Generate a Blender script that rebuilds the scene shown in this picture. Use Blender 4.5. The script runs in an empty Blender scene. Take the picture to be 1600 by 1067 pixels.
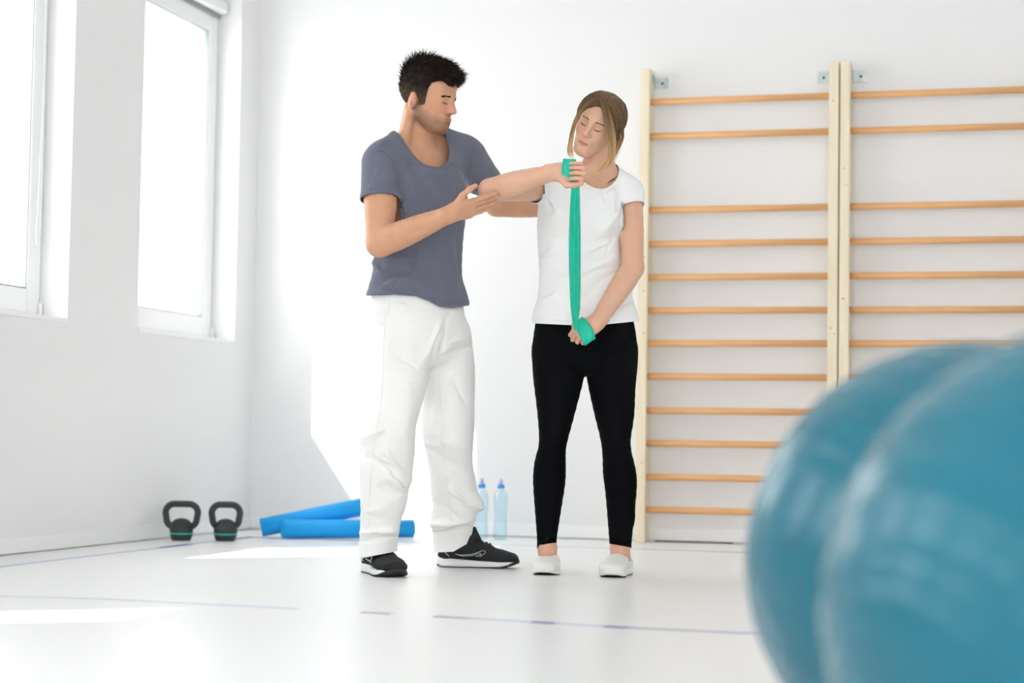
import bpy, bmesh, math, random
import numpy as np
from math import sin, cos, radians, pi, sqrt
from mathutils import Vector, Matrix
SC = bpy.context.scene
COL = SC.collection
RNG = np.random.RandomState(7)
random.seed(7)

# ------------------------------------------------------------------ camera, world, sun, exposure
FPX, CAM_H = 2900.0, 0.48
TH, PI_, RO = radians(15.2), radians(3.0), radians(0.9)
cF = np.array([-sin(TH)*cos(PI_), cos(TH)*cos(PI_), sin(PI_)])
_r = np.array([cos(TH), sin(TH), 0.0]); _u = np.cross(_r, cF)
cR = _r*cos(RO) + _u*sin(RO); cU = -_r*sin(RO) + _u*cos(RO)
camd = bpy.data.cameras.new('camera'); cam = bpy.data.objects.new('camera', camd); COL.objects.link(cam)
camd.sensor_width = 36.0; camd.lens = 36.0*FPX/1600.0; camd.clip_start = 0.05; camd.clip_end = 200
mw = Matrix.Identity(4)
for i in range(3):
    mw[i][0] = cR[i]; mw[i][1] = cU[i]; mw[i][2] = -cF[i]
mw[2][3] = CAM_H
cam.matrix_world = mw
camd.dof.use_dof = True; camd.dof.focus_distance = 6.5; camd.dof.aperture_fstop = 2.0
SC.camera = cam
W = bpy.data.worlds.new('world'); SC.world = W; W.use_nodes = True
bg = W.node_tree.nodes['Background']; bg.inputs[0].default_value = (1.0, 0.985, 0.985, 1); bg.inputs[1].default_value = 6.0
sund = bpy.data.lights.new('sun', 'SUN'); sun = bpy.data.objects.new('sun', sund); COL.objects.link(sun)
sund.energy = 6.5; sund.angle = radians(0.6); sund.color = (1.0, 0.97, 0.92)
sun.rotation_euler = Vector((0.30, 0.24, -0.43)).to_track_quat('-Z', 'Y').to_euler()
vs = SC.view_settings; vs.view_transform = 'Standard'; vs.look = 'None'; vs.gamma = 1; vs.use_curve_mapping = False
vs.exposure = 0.15
SC.cycles.use_denoising = True
SC.cycles.max_bounces = 14; SC.cycles.diffuse_bounces = 8; SC.cycles.transmission_bounces = 8; SC.cycles.transparent_max_bounces = 8

# ------------------------------------------------------------------ placing helpers (pixel of the photograph + distance -> point)
def A(x, y, d):
    return np.array([0, 0, CAM_H]) + (cR*(x-800)/FPX - cU*(y-533.5)/FPX + cF)*d
def vec(r, u, f): return cR*r + cU*u + cF*f
def floor_at(x, y, z=0.0):
    v = cR*(x-800)/FPX - cU*(y-533.5)/FPX + cF
    return np.array([0, 0, CAM_H]) + v*((z-CAM_H)/v[2])
def to_px(P):
    q = np.asarray(P) - [0, 0, CAM_H]; d = q@cF
    return 800+FPX*(q@cR)/d, 533.5-FPX*(q@cU)/d
def nrm(v): v = np.asarray(v, float); return v/np.linalg.norm(v)

# ------------------------------------------------------------------ materials
def mat(name, color, rough=0.6, metal=0.0, bump=0.0, bscale=200.0, bstretch=(1,1,1), var=0.0, vscale=5.0, vstretch=(1,1,1),
        attr=None, sss=0.0, sheen=0.0, spec=0.5, coat=0.0, trans=0.0, ior=1.45, coord='Object', color2=None, bdist=0.002):
    m = bpy.data.materials.new(name); m.use_nodes = True
    nt = m.node_tree; b = nt.nodes['Principled BSDF']
    L = nt.links.new
    b.inputs['Base Color'].default_value = (*color, 1); b.inputs['Roughness'].default_value = rough
    b.inputs['Metallic'].default_value = metal; b.inputs['IOR'].default_value = ior
    b.inputs['Specular IOR Level'].default_value = spec
    b.inputs['Coat Weight'].default_value = coat
    b.inputs['Transmission Weight'].default_value = trans
    if sheen: b.inputs['Sheen Weight'].default_value = sheen
    if sss:
        b.inputs['Subsurface Weight'].default_value = sss; b.inputs['Subsurface Radius'].default_value = (1, .35, .2)
        b.inputs['Subsurface Scale'].default_value = 0.008
    tc = nt.nodes.new('ShaderNodeTexCoord')
    def mapped(st):
        mp = nt.nodes.new('ShaderNodeMapping'); mp.inputs['Scale'].default_value = st
        L(tc.outputs[coord], mp.inputs[0]); return mp.outputs[0]
    src = None
    if attr:
        a = nt.nodes.new('ShaderNodeAttribute'); a.attribute_name = attr; src = a.outputs['Color']
    if var or color2:
        n = nt.nodes.new('ShaderNodeTexNoise'); n.inputs['Scale'].default_value = vscale; n.inputs['Detail'].default_value = 5
        L(mapped(vstretch), n.inputs['Vector'])
        r = nt.nodes.new('ShaderNodeValToRGB'); r.color_ramp.elements[0].position = .32; r.color_ramp.elements[1].position = .68
        c2 = color2 if color2 else tuple(c*(1-var) for c in color)
        r.color_ramp.elements[0].color = (*c2, 1); r.color_ramp.elements[1].color = (*color, 1)
        L(n.outputs['Fac'], r.inputs[0])
        if src is None: src = r.outputs[0]
        else:
            r.color_ramp.elements[0].color = (1-var, 1-var, 1-var, 1); r.color_ramp.elements[1].color = (1, 1, 1, 1)
            mx = nt.nodes.new('ShaderNodeMix'); mx.data_type = 'RGBA'; mx.blend_type = 'MULTIPLY'; mx.inputs[0].default_value = 1
            L(src, mx.inputs[6]); L(r.outputs[0], mx.inputs[7]); src = mx.outputs[2]
    if src is not None: L(src, b.inputs['Base Color'])
    if bump:
        n = nt.nodes.new('ShaderNodeTexNoise'); n.inputs['Scale'].default_value = bscale; n.inputs['Detail'].default_value = 3
        L(mapped(bstretch), n.inputs['Vector'])
        bp = nt.nodes.new('ShaderNodeBump'); bp.inputs['Strength'].default_value = bump; bp.inputs['Distance'].default_value = bdist
        L(n.outputs['Fac'], bp.inputs['Height']); L(bp.outputs[0], b.inputs['Normal'])
    return m
M = {}
M['wall'] = mat('white_wall_paint', (.81, .815, .815), .75, bump=.15, bscale=120, bdist=.001)
M['wall_r'] = mat('white_bounce_wall_paint', (.88, .88, .88), .75, bump=.15, bscale=120, bdist=.001)  # unseen wall, paint whitened to bounce light onto the left wall
M['floor'] = mat('white_floor_coating', (.83, .835, .83), .33, bump=.04, bscale=14, var=.02, vscale=1.2, spec=.4)
M['pvc'] = mat('white_window_plastic', (.86, .87, .87), .3, bump=.02)
M['sill'] = mat('white_sill', (.85, .86, .86), .35, bump=.02)
M['gasket'] = mat('grey_gasket', (.25, .3, .3), .6, bump=.05)
def clear_mat(name, tint, gl, rough):
    m = bpy.data.materials.new(name); m.use_nodes = True; nt = m.node_tree; nt.nodes.clear(); L = nt.links.new
    o = nt.nodes.new('ShaderNodeOutputMaterial'); mx = nt.nodes.new('ShaderNodeMixShader'); tr = nt.nodes.new('ShaderNodeBsdfTransparent'); g = nt.nodes.new('ShaderNodeBsdfGlossy')
    tr.inputs[0].default_value = (*tint, 1); g.inputs['Roughness'].default_value = rough
    lw = nt.nodes.new('ShaderNodeLayerWeight'); lw.inputs[0].default_value = gl; mu = nt.nodes.new('ShaderNodeMath'); mu.operation = 'MULTIPLY'; mu.inputs[1].default_value = .6
    L(lw.outputs['Facing'], mu.inputs[0]); L(mu.outputs[0], mx.inputs[0]); L(tr.outputs[0], mx.inputs[1]); L(g.outputs[0], mx.inputs[2]); L(mx.outputs[0], o.inputs[0]); return m
M['glass'] = clear_mat('window_glass', (.98, .99, .99), .04, .02)
M['tape'] = mat('blue_floor_line', (.055, .07, .30), .4, bump=.05)
M['tape2'] = mat('glare_grey_violet_floor_line', (.42, .43, .60), .4, var=.25, vscale=3)  # blue line washed out by sun glare, the glare put into its colour
M['pine'] = mat('pale_pine', (.84, .76, .59), .5, color2=(.78, .67, .48), vscale=3.0, vstretch=(14, 14, .9), bump=.12, bscale=60, bstretch=(6, 6, .3))
M['beech'] = mat('orange_beech', (.80, .46, .21), .42, color2=(.70, .36, .15), vscale=3.5, vstretch=(.8, 12, 12), bump=.06, bscale=60, bstretch=(.3, 6, 6))
M['knot'] = mat('wood_knot', (.36, .2, .09), .6, var=.3, vscale=40)
M['zinc'] = mat('galvanised_steel', (.55, .62, .62), .35, metal=.8, var=.35, vscale=45)
M['dark'] = mat('dark_rubber_and_gap_shade', (.012, .013, .014), .6, bump=.1)
M['skin'] = mat('skin', (.8, .5, .4), .48, attr='Col', sss=.12, bump=.06, bscale=500, bdist=.0006, spec=.4, var=.05, vscale=30)
M['tee_grey'] = mat('slate_jersey', (.135, .145, .20), .85, var=.08, vscale=26, bump=.25, bscale=900, sheen=.15, bdist=.0006)
M['tee_white'] = mat('white_jersey', (.86, .865, .87), .85, bump=.2, bscale=900, sheen=.05, bdist=.0006)
M['trouser'] = mat('white_cotton_twill', (.86, .865, .85), .8, bump=.25, bscale=700, bdist=.0006)
M['legging'] = mat('black_stretch_fabric', (.003, .0034, .0045), .85, bump=.1, bscale=800, sheen=.0, spec=.08, bdist=.0005)
M['hair'] = mat('hair_strands', (.02, .015, .01), .62, attr='Col', spec=.15)
M['hairf'] = mat('soft_hair_strands', (.2, .15, .1), .55, attr='Col', spec=.3)
M['band'] = mat('green_latex', (.0, .56, .36), .42, var=.18, vscale=9, vstretch=(8, 8, .6), bump=.06, bscale=90)
M['matblue'] = mat('blue_foam', (.008, .40, .92), .55, var=.06, bump=.25, bscale=400, bdist=.0008)
M['iron'] = mat('dark_grey_vinyl', (.028, .034, .036), .5, bump=.35, bscale=300, bdist=.001)
M['teal'] = mat('teal_stripe', (.02, .55, .45), .4, bump=.03)
M['ball'] = mat('blue_exercise_ball_vinyl', (.003, .135, .20), .25, var=.12, vscale=4, bump=.03, bscale=40, spec=.45)
M['ballplug'] = mat('white_valve_plug', (.8, .82, .82), .4, bump=.02)
M['shoe_blk'] = mat('black_knit', (.012, .014, .018), .75, bump=.6, bscale=900, var=.3, vscale=60, bdist=.001)
M['shoe_wht'] = mat('white_sole_foam', (.84, .85, .86), .5, bump=.05)
M['outsole'] = mat('black_outsole', (.02, .016, .016), .6, bump=.2)
M['logo'] = mat('silver_trim', (.62, .65, .68), .35, bump=.02)
M['lime'] = mat('lime_lining', (.35, .75, .08), .6, bump=.1)
M['slip'] = mat('off_white_leather', (.80, .81, .76), .45, bump=.12, bscale=150, var=.03, vscale=30)
M['pet'] = clear_mat('clear_bottle_plastic', (.84, .95, 1.0), .35, .12)
M['capblue'] = mat('blue_bottle_cap', (.03, .32, .75), .35, bump=.02)
M['spout'] = mat('lilac_spout', (.42, .40, .72), .35, bump=.02)
M['lash'] = mat('dark_lash', (.03, .018, .012), .7, bump=.05)
M['strap'] = mat('black_strap', (.01, .01, .012), .7, bump=.1)

# ------------------------------------------------------------------ mesh helpers
def link(name, me, m, parent=None, smooth=True):
    if m is not None: me.materials.append(m)
    if smooth: me.polygons.foreach_set('use_smooth', np.ones(len(me.polygons), bool))
    o = bpy.data.objects.new(name, me); COL.objects.link(o)
    if parent is not None: o.parent = parent
    return o
def empty(name, loc, label=None, cat=None, group=None, rz=0):
    o = bpy.data.objects.new(name, None); COL.objects.link(o); o.location = Vector(loc); o.rotation_euler = (0, 0, rz)
    o.empty_display_size = .1
    if label: o['label'] = label
    if cat: o['category'] = cat
    if group: o['group'] = group
    return o
def rel(o):
    """keep world coordinates of a child built in world space"""
    p = o.parent; o.matrix_parent_inverse = (Matrix.Translation(p.location) @ Matrix.Rotation(p.rotation_euler[2], 4, 'Z')).inverted(); return o
def npmesh(name, V, F, col=None):
    me = bpy.data.meshes.new(name); V = np.asarray(V, np.float32); F = np.asarray(F, np.int32)
    me.vertices.add(len(V)); me.vertices.foreach_set('co', V.ravel())
    n = F.shape[1]; me.loops.add(F.size); me.loops.foreach_set('vertex_index', F.ravel())
    me.polygons.add(len(F)); me.polygons.foreach_set('loop_start', np.arange(0, F.size, n, dtype=np.int32))
    me.polygons.foreach_set('loop_total', np.full(len(F), n, np.int32))
    me.update(calc_edges=True); me.validate()
    if col is not None:
        a = me.attributes.new('Col', 'FLOAT_COLOR', 'POINT'); c = np.ones((len(V), 4), np.float32); c[:, :3] = col
        a.data.foreach_set('color', c.ravel())
    return me
def bm_mesh(name, bm):
    me = bpy.data.meshes.new(name); bm.normal_update(); bm.to_mesh(me); bm.free(); return me
def add_box(bm, lo, hi, bev=0.0):
    lo = Vector(lo); hi = Vector(hi)
    r = bmesh.ops.create_cube(bm, size=1); vsx = r['verts']
    bmesh.ops.scale(bm, vec=hi-lo, verts=vsx); bmesh.ops.translate(bm, vec=(lo+hi)/2, verts=vsx)
    if bev:
        es = list({e for v in vsx for e in v.link_edges})
        bmesh.ops.bevel(bm, geom=es, offset=bev, segments=2, affect='EDGES', profile=.6)
def box(name, lo, hi, m, parent=None, bev=0.0):
    bm = bmesh.new(); add_box(bm, lo, hi, bev); return link(name, bm_mesh(name, bm), m, parent, smooth=False)
def lathe(prof, n=32):
    V = []; F = []
    for r, z in prof:
        for k in range(n): a = 2*pi*k/n; V.append((r*cos(a), r*sin(a), z))
    for i in range(len(prof)-1):
        for k in range(n):
            k2 = (k+1) % n; F.append((i*n+k, i*n+k2, (i+1)*n+k2, (i+1)*n+k))
    return V, F
def lathe_obj(name, prof, m, parent=None, n=32):
    V, F = lathe(prof, n); me = bpy.data.meshes.new(name); me.from_pydata(V, [], F); me.update(); return link(name, me, m, parent)
def tube(path, rad, n=8, closed=False, caps=True):
    P = np.asarray(path, float); K = len(P)
    rad = np.broadcast_to(np.asarray(rad, float), (K,)) if np.ndim(rad) < 2 else np.asarray(rad)
    T = np.gradient(P, axis=0) if not closed else np.roll(P, -1, 0)-np.roll(P, 1, 0)
    T /= np.linalg.norm(T, axis=1)[:, None]+1e-12
    ref = np.array([0, 0, 1.0]) if abs(T[0][2]) < .9 else np.array([1.0, 0, 0])
    V = []; N = nrm(np.cross(T[0], ref))
    for i in range(K):
        N = N-T[i]*(N@T[i]); N = nrm(N); B = np.cross(T[i], N)
        for k in range(n):
            a = 2*pi*k/n; V.append(P[i]+(N*cos(a)+B*sin(a))*rad[i])
    F = []
    for i in range(K if closed else K-1):
        j = (i+1) % K
        for k in range(n): k2 = (k+1) % n; F.append((i*n+k, i*n+k2, j*n+k2, j*n+k))
    if caps and not closed: F.append(tuple(range(n-1, -1, -1))); F.append(tuple(range((K-1)*n, K*n)))
    return V, F
def tube_obj(name, path, rad, m, parent=None, n=8, closed=False):
    V, F = tube(path, rad, n, closed); me = bpy.data.meshes.new(name); me.from_pydata([tuple(v) for v in V], [], F); me.update(); return link(name, me, m, parent)
def catmull(P, n):
    P = np.asarray(P, float); P = np.vstack([2*P[0]-P[1], P, 2*P[-1]-P[-2]]); out = []
    S = len(P)-3
    for t in np.linspace(0, S-1e-9, n):
        i = int(t); f = t-i; a, b, c, d = P[i:i+4]
        out.append(.5*((2*b)+(-a+c)*f+(2*a-5*b+4*c-d)*f*f+(-a+3*b-3*c+d)*f**3))
    return np.array(out)

# ------------------------------------------------------------------ signed-distance sculpting
BIG = 1.0
class Leaf:
    def __init__(s, c, rad): s.c = np.asarray(c, float); s.r = rad
    def block(s, P, c, hd):
        if np.sqrt(((c-s.c)**2).sum())-s.r-hd > .05: return None
        return s.f(P)
    def pts(s, P):
        out = np.full(len(P), BIG); m = ((P-s.c)**2).sum(1) < (s.r+.09)**2
        if m.any(): out[m] = s.f(P[m])
        return out
def kd(q, r):
    k0 = np.sqrt((q*q/(r*r)).sum(-1)); k1 = np.sqrt((q*q/(r**4)).sum(-1))
    return np.where(k1 > 1e-6, k0*(k0-1)/np.maximum(k1, 1e-6), -.01)
class Ell(Leaf):
    def __init__(s, c, r, Mx=None):
        super().__init__(c, max(r)); s.rr = np.asarray(r, float); s.M = np.eye(3) if Mx is None else np.asarray(Mx, float)
    def f(s, P): return kd((P-s.c)@s.M, s.rr)
class Cone(Leaf):      # capsule with changing, optionally oval, section
    def __init__(s, a, b, ra, rb, u=None):
        s.a = np.asarray(a, float); s.b = np.asarray(b, float); s.L = max(np.linalg.norm(s.b-s.a), 1e-5); s.w = (s.b-s.a)/s.L
        s.oval = u is not None
        if s.oval:
            s.ra = np.asarray(ra, float); s.rb = np.asarray(rb, float); u = np.asarray(u, float)
            u = u-s.w*(u@s.w); s.u = nrm(u); s.v = np.cross(s.w, s.u); mr = max(s.ra.max(), s.rb.max())
        else: s.ra = ra; s.rb = rb; mr = max(ra, rb)
        super().__init__((s.a+s.b)/2, s.L/2+mr)
    def f(s, P):
        q = P-s.a; h = q@s.w; t = np.clip(h/s.L, 0, 1)
        if not s.oval:
            q = q-(t*s.L)[:, None]*s.w; return np.sqrt((q*q).sum(1))-(s.ra+(s.rb-s.ra)*t)
        qu = q@s.u; qv = q@s.v; qw = h-t*s.L
        ru = s.ra[0]+(s.rb[0]-s.ra[0])*t; rv = s.ra[1]+(s.rb[1]-s.ra[1])*t; rw = .6*np.minimum(ru, rv)
        x, y, z = qu/ru, qv/rv, qw/rw; k0 = np.sqrt(x*x+y*y+z*z); k1 = np.sqrt((x/ru)**2+(y/rv)**2+(z/rw)**2)
        return np.where(k1 > 1e-6, k0*(k0-1)/np.maximum(k1, 1e-6), -.01)
def smin(a, b, k):
    h = np.maximum(k-np.abs(a-b), 0)/k; return np.minimum(a, b)-h*h*k*.25
class Node:
    def __init__(s, ch, k=.02): s.ch = ch; s.k = k
    def add(s, *c): s.ch.extend(c); return s
    def comb(s, get):
        d = None
        for c in s.ch:
            op, kk = 'u', s.k
            if isinstance(c, tuple): op, c, kk = c
            v = get(c)
            if v is None: continue
            if op == 'u': d = v if d is None else smin(d, v, kk)
            elif d is not None: d = -smin(-d, v, kk)
        return d
    def block(s, P, c, hd): return s.comb(lambda n: n.block(P, c, hd))
    def pts(s, P):
        d = s.comb(lambda n: n.pts(P)); return np.full(len(P), BIG) if d is None else d
def leaves(n):
    if isinstance(n, tuple): n = n[1]
    if isinstance(n, Leaf): return [n]
    return [l for c in n.ch if not (isinstance(c, tuple) and c[0] == 's') for l in leaves(c)]
def polygonise(node, h, skip=None, nb=8):
    ls = leaves(node); lo = np.min([l.c-l.r for l in ls], 0)-2*h; hi = np.max([l.c+l.r for l in ls], 0)+2*h
    S = nb*h; nbk = np.ceil((hi-lo)/S).astype(int)
    gi = np.stack(np.meshgrid(*[np.arange(n) for n in nbk], indexing='ij'), -1).reshape(-1, 3)
    cen = lo+(gi+.5)*S; hd = S*sqrt(3)/2
    d = node.pts(cen); keep = np.abs(d) < hd*1.7+.004
    if skip is not None: keep &= ~skip(cen)
    gi = gi[keep]; cen = cen[keep]
    g = np.stack(np.meshgrid(*[np.arange(nb+1)]*3, indexing='ij'), -1).reshape(-1, 3)
    vals = []; oks = []
    for b in range(len(gi)):
        P = lo+(gi[b]*nb+g)*h
        v = node.block(P, cen[b], hd)
        if v is None or v.min() > 0 or v.max() < 0: continue
        vals.append(v.reshape(nb+1, nb+1, nb+1)); oks.append(b)
    gi = gi[oks]; D = np.array(vals, np.float32)
    NX, NY, NZ = (nbk*nb+2)
    s = D < 0
    corners = [(i, j, k) for i in (0, 1) for j in (0, 1) for k in (0, 1)]
    cnt = sum(s[:, i:nb+i, j:nb+j, k:nb+k].astype(np.int8) for i, j, k in corners)
    act = (cnt > 0) & (cnt < 8)
    B, I, J, K = np.nonzero(act)
    cv = {c: D[B, I+c[0], J+c[1], K+c[2]] for c in corners}
    acc = np.zeros((len(B), 3)); num = np.zeros(len(B))
    for ax in range(3):
        for c in corners:
            if c[ax]: continue
            c2 = list(c); c2[ax] = 1; c2 = tuple(c2); a, b_ = cv[c], cv[c2]; m = (a < 0) != (b_ < 0)
            t = np.where(m, a/np.where(m, a-b_, 1), 0)
            p = np.tile(np.array(c, float), (len(B), 1)); p[:, ax] = t
            acc += np.where(m[:, None], p, 0); num += m
    G = gi[B]*nb+np.stack([I, J, K], 1); V = lo+(G+acc/num[:, None])*h
    key = (G[:, 0].astype(np.int64)*NY+G[:, 1])*NZ+G[:, 2]; order = np.argsort(key); sk = key[order]
    def find(k):
        p = np.searchsorted(sk, k); p = np.minimum(p, len(sk)-1); return np.where(sk[p] == k, order[p], -1)
    F = []
    stride = (NY*NZ, NZ, 1)
    for ax in range(3):
        c2 = [0, 0, 0]; c2[ax] = 1; a, b_ = cv[(0, 0, 0)], cv[tuple(c2)]; m = (a < 0) != (b_ < 0)
        u, w = stride[(ax+1) % 3], stride[(ax+2) % 3]; k = key[m]
        q = np.stack([find(k), find(k-u), find(k-u-w), find(k-w)], 1); ok = (q >= 0).all(1)
        flip = (a[m] >= 0); q[flip] = q[flip][:, ::-1]
        F.append(q[ok])
    F = np.concatenate(F)
    return V, F
def vnormals(V, F):
    a, b, c, d = (V[F[:, i]] for i in range(4)); n = np.cross(c-a, d-b); N = np.zeros_like(V)
    for i in range(4):
        for ax in range(3): N[:, ax] += np.bincount(F[:, i], n[:, ax], len(V))
    return N/(np.linalg.norm(N, axis=1)[:, None]+1e-12)
def relax(V, F, it=2, lam=.5):
    for _ in range(it):
        S = np.zeros_like(V); c = np.zeros(len(V))
        for i in range(4):
            for j in ((i+1) % 4, (i+3) % 4):
                for ax in range(3): S[:, ax] += np.bincount(F[:, i], V[F[:, j], ax], len(V))
                c += np.bincount(F[:, i], minlength=len(V))
        V = V*(1-lam)+S/np.maximum(c, 1)[:, None]*lam
    return V
def clip(V, F, g, it=3):
    """drop what lies where g>0 and slide the border onto g=0"""
    gv = g(V); keep = (gv[F] < 0).any(1); F = F[keep]; N = vnormals(V, F)
    used = np.zeros(len(V), bool); used[F.ravel()] = True
    m = used & (gv > 0); e = 1e-4
    for _ in range(it):
        P = V[m]; g0 = g(P); G = np.stack([(g(P+np.eye(3)[k]*e)-g0)/e for k in range(3)], 1)
        Nn = N[m]; G = G-Nn*(G*Nn).sum(1)[:, None]; L = (G*G).sum(1)
        st = -G*(g0/np.maximum(L, .15))[:, None]; ln = np.linalg.norm(st, axis=1)[:, None]
        V = V.copy(); V[m] = P+st*np.minimum(1, .006/np.maximum(ln, 1e-9))
    idx = np.full(len(V), -1); idx[used] = np.arange(used.sum()); return V[used], idx[F]
def largest(V, F, minsz=200):
    lab = np.arange(len(V))
    for _ in range(400):
        m = lab[F].min(1); new = lab.copy()
        for i in range(4): np.minimum.at(new, F[:, i], m)
        new = new[new]
        if (new == lab).all(): break
        lab = new
    cnt = np.bincount(lab, minlength=len(V)); keepv = cnt[lab] >= minsz; F = F[keepv[F[:, 0]]]
    used = np.zeros(len(V), bool); used[F.ravel()] = True; idx = np.full(len(V), -1); idx[used] = np.arange(used.sum()); return V[used], idx[F]
def shell(V, F, t, N=None):
    """give an open cloth surface a thickness t inward"""
    if N is None: N = vnormals(V, F)
    n = len(V); V2 = np.vstack([V, V-N*t]); E = np.concatenate([F[:, [i, (i+1) % 4]] for i in range(4)])
    k = E.min(1).astype(np.int64)*n+E.max(1); u, inv, c = np.unique(k, return_inverse=True, return_counts=True)
    bd = E[c[inv] == 1]
    rim = np.stack([bd[:, 1], bd[:, 0], bd[:, 0]+n, bd[:, 1]+n], 1)
    return V2, np.vstack([F, F[:, ::-1]+n, rim])
def wobble(P, s, seed=0, n=6):
    r = np.random.RandomState(seed); o = np.zeros(len(P))
    for _ in range(n):
        k = r.normal(size=3); k = k/np.linalg.norm(k)*s*r.uniform(.6, 1.5); o += np.sin(P@k+r.uniform(0, 6.28))
    return o/n
def folds(V, N, F, lst, seed=0):
    """raise or sink soft folds along lines read off the photograph on the side of the cloth that faces it"""
    x, y = to_px(V); tocam = nrm_rows(np.array([0, 0, CAM_H])-V); face = np.clip(((N*tocam).sum(1)+.15)/.4, 0, 1)
    d = np.zeros(len(V))
    for x0, y0, x1, y1, w, a in lst:
        dx, dy = x1-x0, y1-y0; L2 = dx*dx+dy*dy; t = ((x-x0)*dx+(y-y0)*dy)/L2; tc = np.clip(t, 0, 1)
        dist2 = (x-x0-tc*dx)**2+(y-y0-tc*dy)**2
        wob = w*(.75+.5*np.sin(tc*5+x0)); fade = np.sin(np.clip(t*.9+.05, 0, 1)*pi)**.8
        d += a*np.exp(-dist2/(wob*wob))*fade
    return V+N*(d*face*1.9)[:, None]
def nrm_rows(X): return X/(np.linalg.norm(X, axis=1)[:, None]+1e-12)
def project(node, P, it=4, off=0.0):
    e = 5e-4
    for _ in range(it):
        d = node.pts(P); G = np.stack([(node.pts(P+np.eye(3)[k]*e)-d)/e for k in range(3)], 1); G = nrm_rows(G)
        P = P-G*(d-off)[:, None]
    return P, G
def strands(name, PTS, rad, colA, m, parent, sides=3, ribbon=1.0):
    """PTS (S,K,3) polylines -> thin tapered tubes in one mesh; colA (S,K,3)"""
    S, K, _ = PTS.shape; T = np.gradient(PTS, axis=1); T /= np.linalg.norm(T, axis=2)[..., None]+1e-12
    r = RNG.normal(size=(S, 1, 3)); N = np.cross(T, np.broadcast_to(r, T.shape)); N /= np.linalg.norm(N, axis=2)[..., None]+1e-12
    B = np.cross(T, N); rad = np.broadcast_to(rad, (S, K))[..., None]
    ring = np.stack([PTS+(N*cos(2*pi*k/sides)+B*sin(2*pi*k/sides)*ribbon)*rad for k in range(sides)], 2)  # S,K,sides,3
    V = ring.reshape(-1, 3); base = (np.arange(S)[:, None, None]*K+np.arange(K-1)[None, :, None])*sides; k = np.arange(sides)[None, None, :]; k2 = (k+1) % sides
    F = np.stack([base+k, base+k2, base+sides+k2, base+sides+k], -1).reshape(-1, 4)
    c = np.repeat(colA[:, :, None, :], sides, 2).reshape(-1, 3)
    return link(name, npmesh(name, V, F, c), m, parent)

# ------------------------------------------------------------------ the room
XL, YB, XR, YN, ZC = -3.76, 8.80, 3.2, -3.2, 3.6
WZ0, WZ1 = 0.928, 2.84
WINS = [(-2.4, -1.3), (-.6, .5), (1.1, 2.2), (2.78, 3.52), (5.72, 6.866), (7.501, 8.558)]  # first three unseen, added to bring key light from the left
def struct(o): o['kind'] = 'structure'; return o
struct(box('floor', (XL-.44, YN-.2, -.12), (XR+.2, YB+.2, 0), M['floor']))
struct(box('ceiling', (XL-.44, YN-.2, ZC), (XR+.2, YB+.2, ZC+.15), M['wall']))
struct(box('wall_back', (XL-.44, YB, 0), (XR+.2, YB+.2, ZC), M['wall']))
struct(box('wall_right', (XR, YN-.2, 0), (XR+.2, YB, ZC), M['wall_r']))
bm = bmesh.new(); FW = [XL-.44, -2.3, -.5, .5, 2.3, XR]  # openings behind the camera, added to let fill light in
for i in (0, 2, 4): add_box(bm, (FW[i], YN-.2, 0), (FW[i+1], YN, ZC))
for i in (1, 3): add_box(bm, (FW[i], YN-.2, 0), (FW[i+1], YN, .6)); add_box(bm, (FW[i], YN-.2, 3.0), (FW[i+1], YN, ZC))
struct(link('wall_front', bm_mesh('wall_front', bm), M['wall'], smooth=False))
bm = bmesh.new()
X0, X1 = XL-.44, XL
ys = [YN-.2]+[v for w in WINS for v in w]+[YB]
add_box(bm, (X0, YN-.2, 0), (X1, YB, WZ0)); add_box(bm, (X0, YN-.2, WZ1), (X1, YB, ZC))
for i in range(0, len(ys), 2): add_box(bm, (X0, ys[i], WZ0), (X1, ys[i+1], WZ1))
struct(link('wall_left', bm_mesh('wall_left', bm), M['wall'], smooth=False))
# baseboards with a chamfered top
def baseboard(name, lo, hi): return struct(box(name, lo, hi, M['pvc'], bev=.003))
baseboard('baseboard_back', (XL, YB-.014, .006), (XR, YB-.0005, .068))
baseboard('baseboard_left', (XL+.0005, YN, .006), (XL+.014, YB-.0145, .066))
struct(box('trim_1', (-1.66, YB-.022, .0003), (-1.29, YB-.002, .0055), M['dark']))  # black strip painting in the dark of the gap under the baseboard
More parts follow.
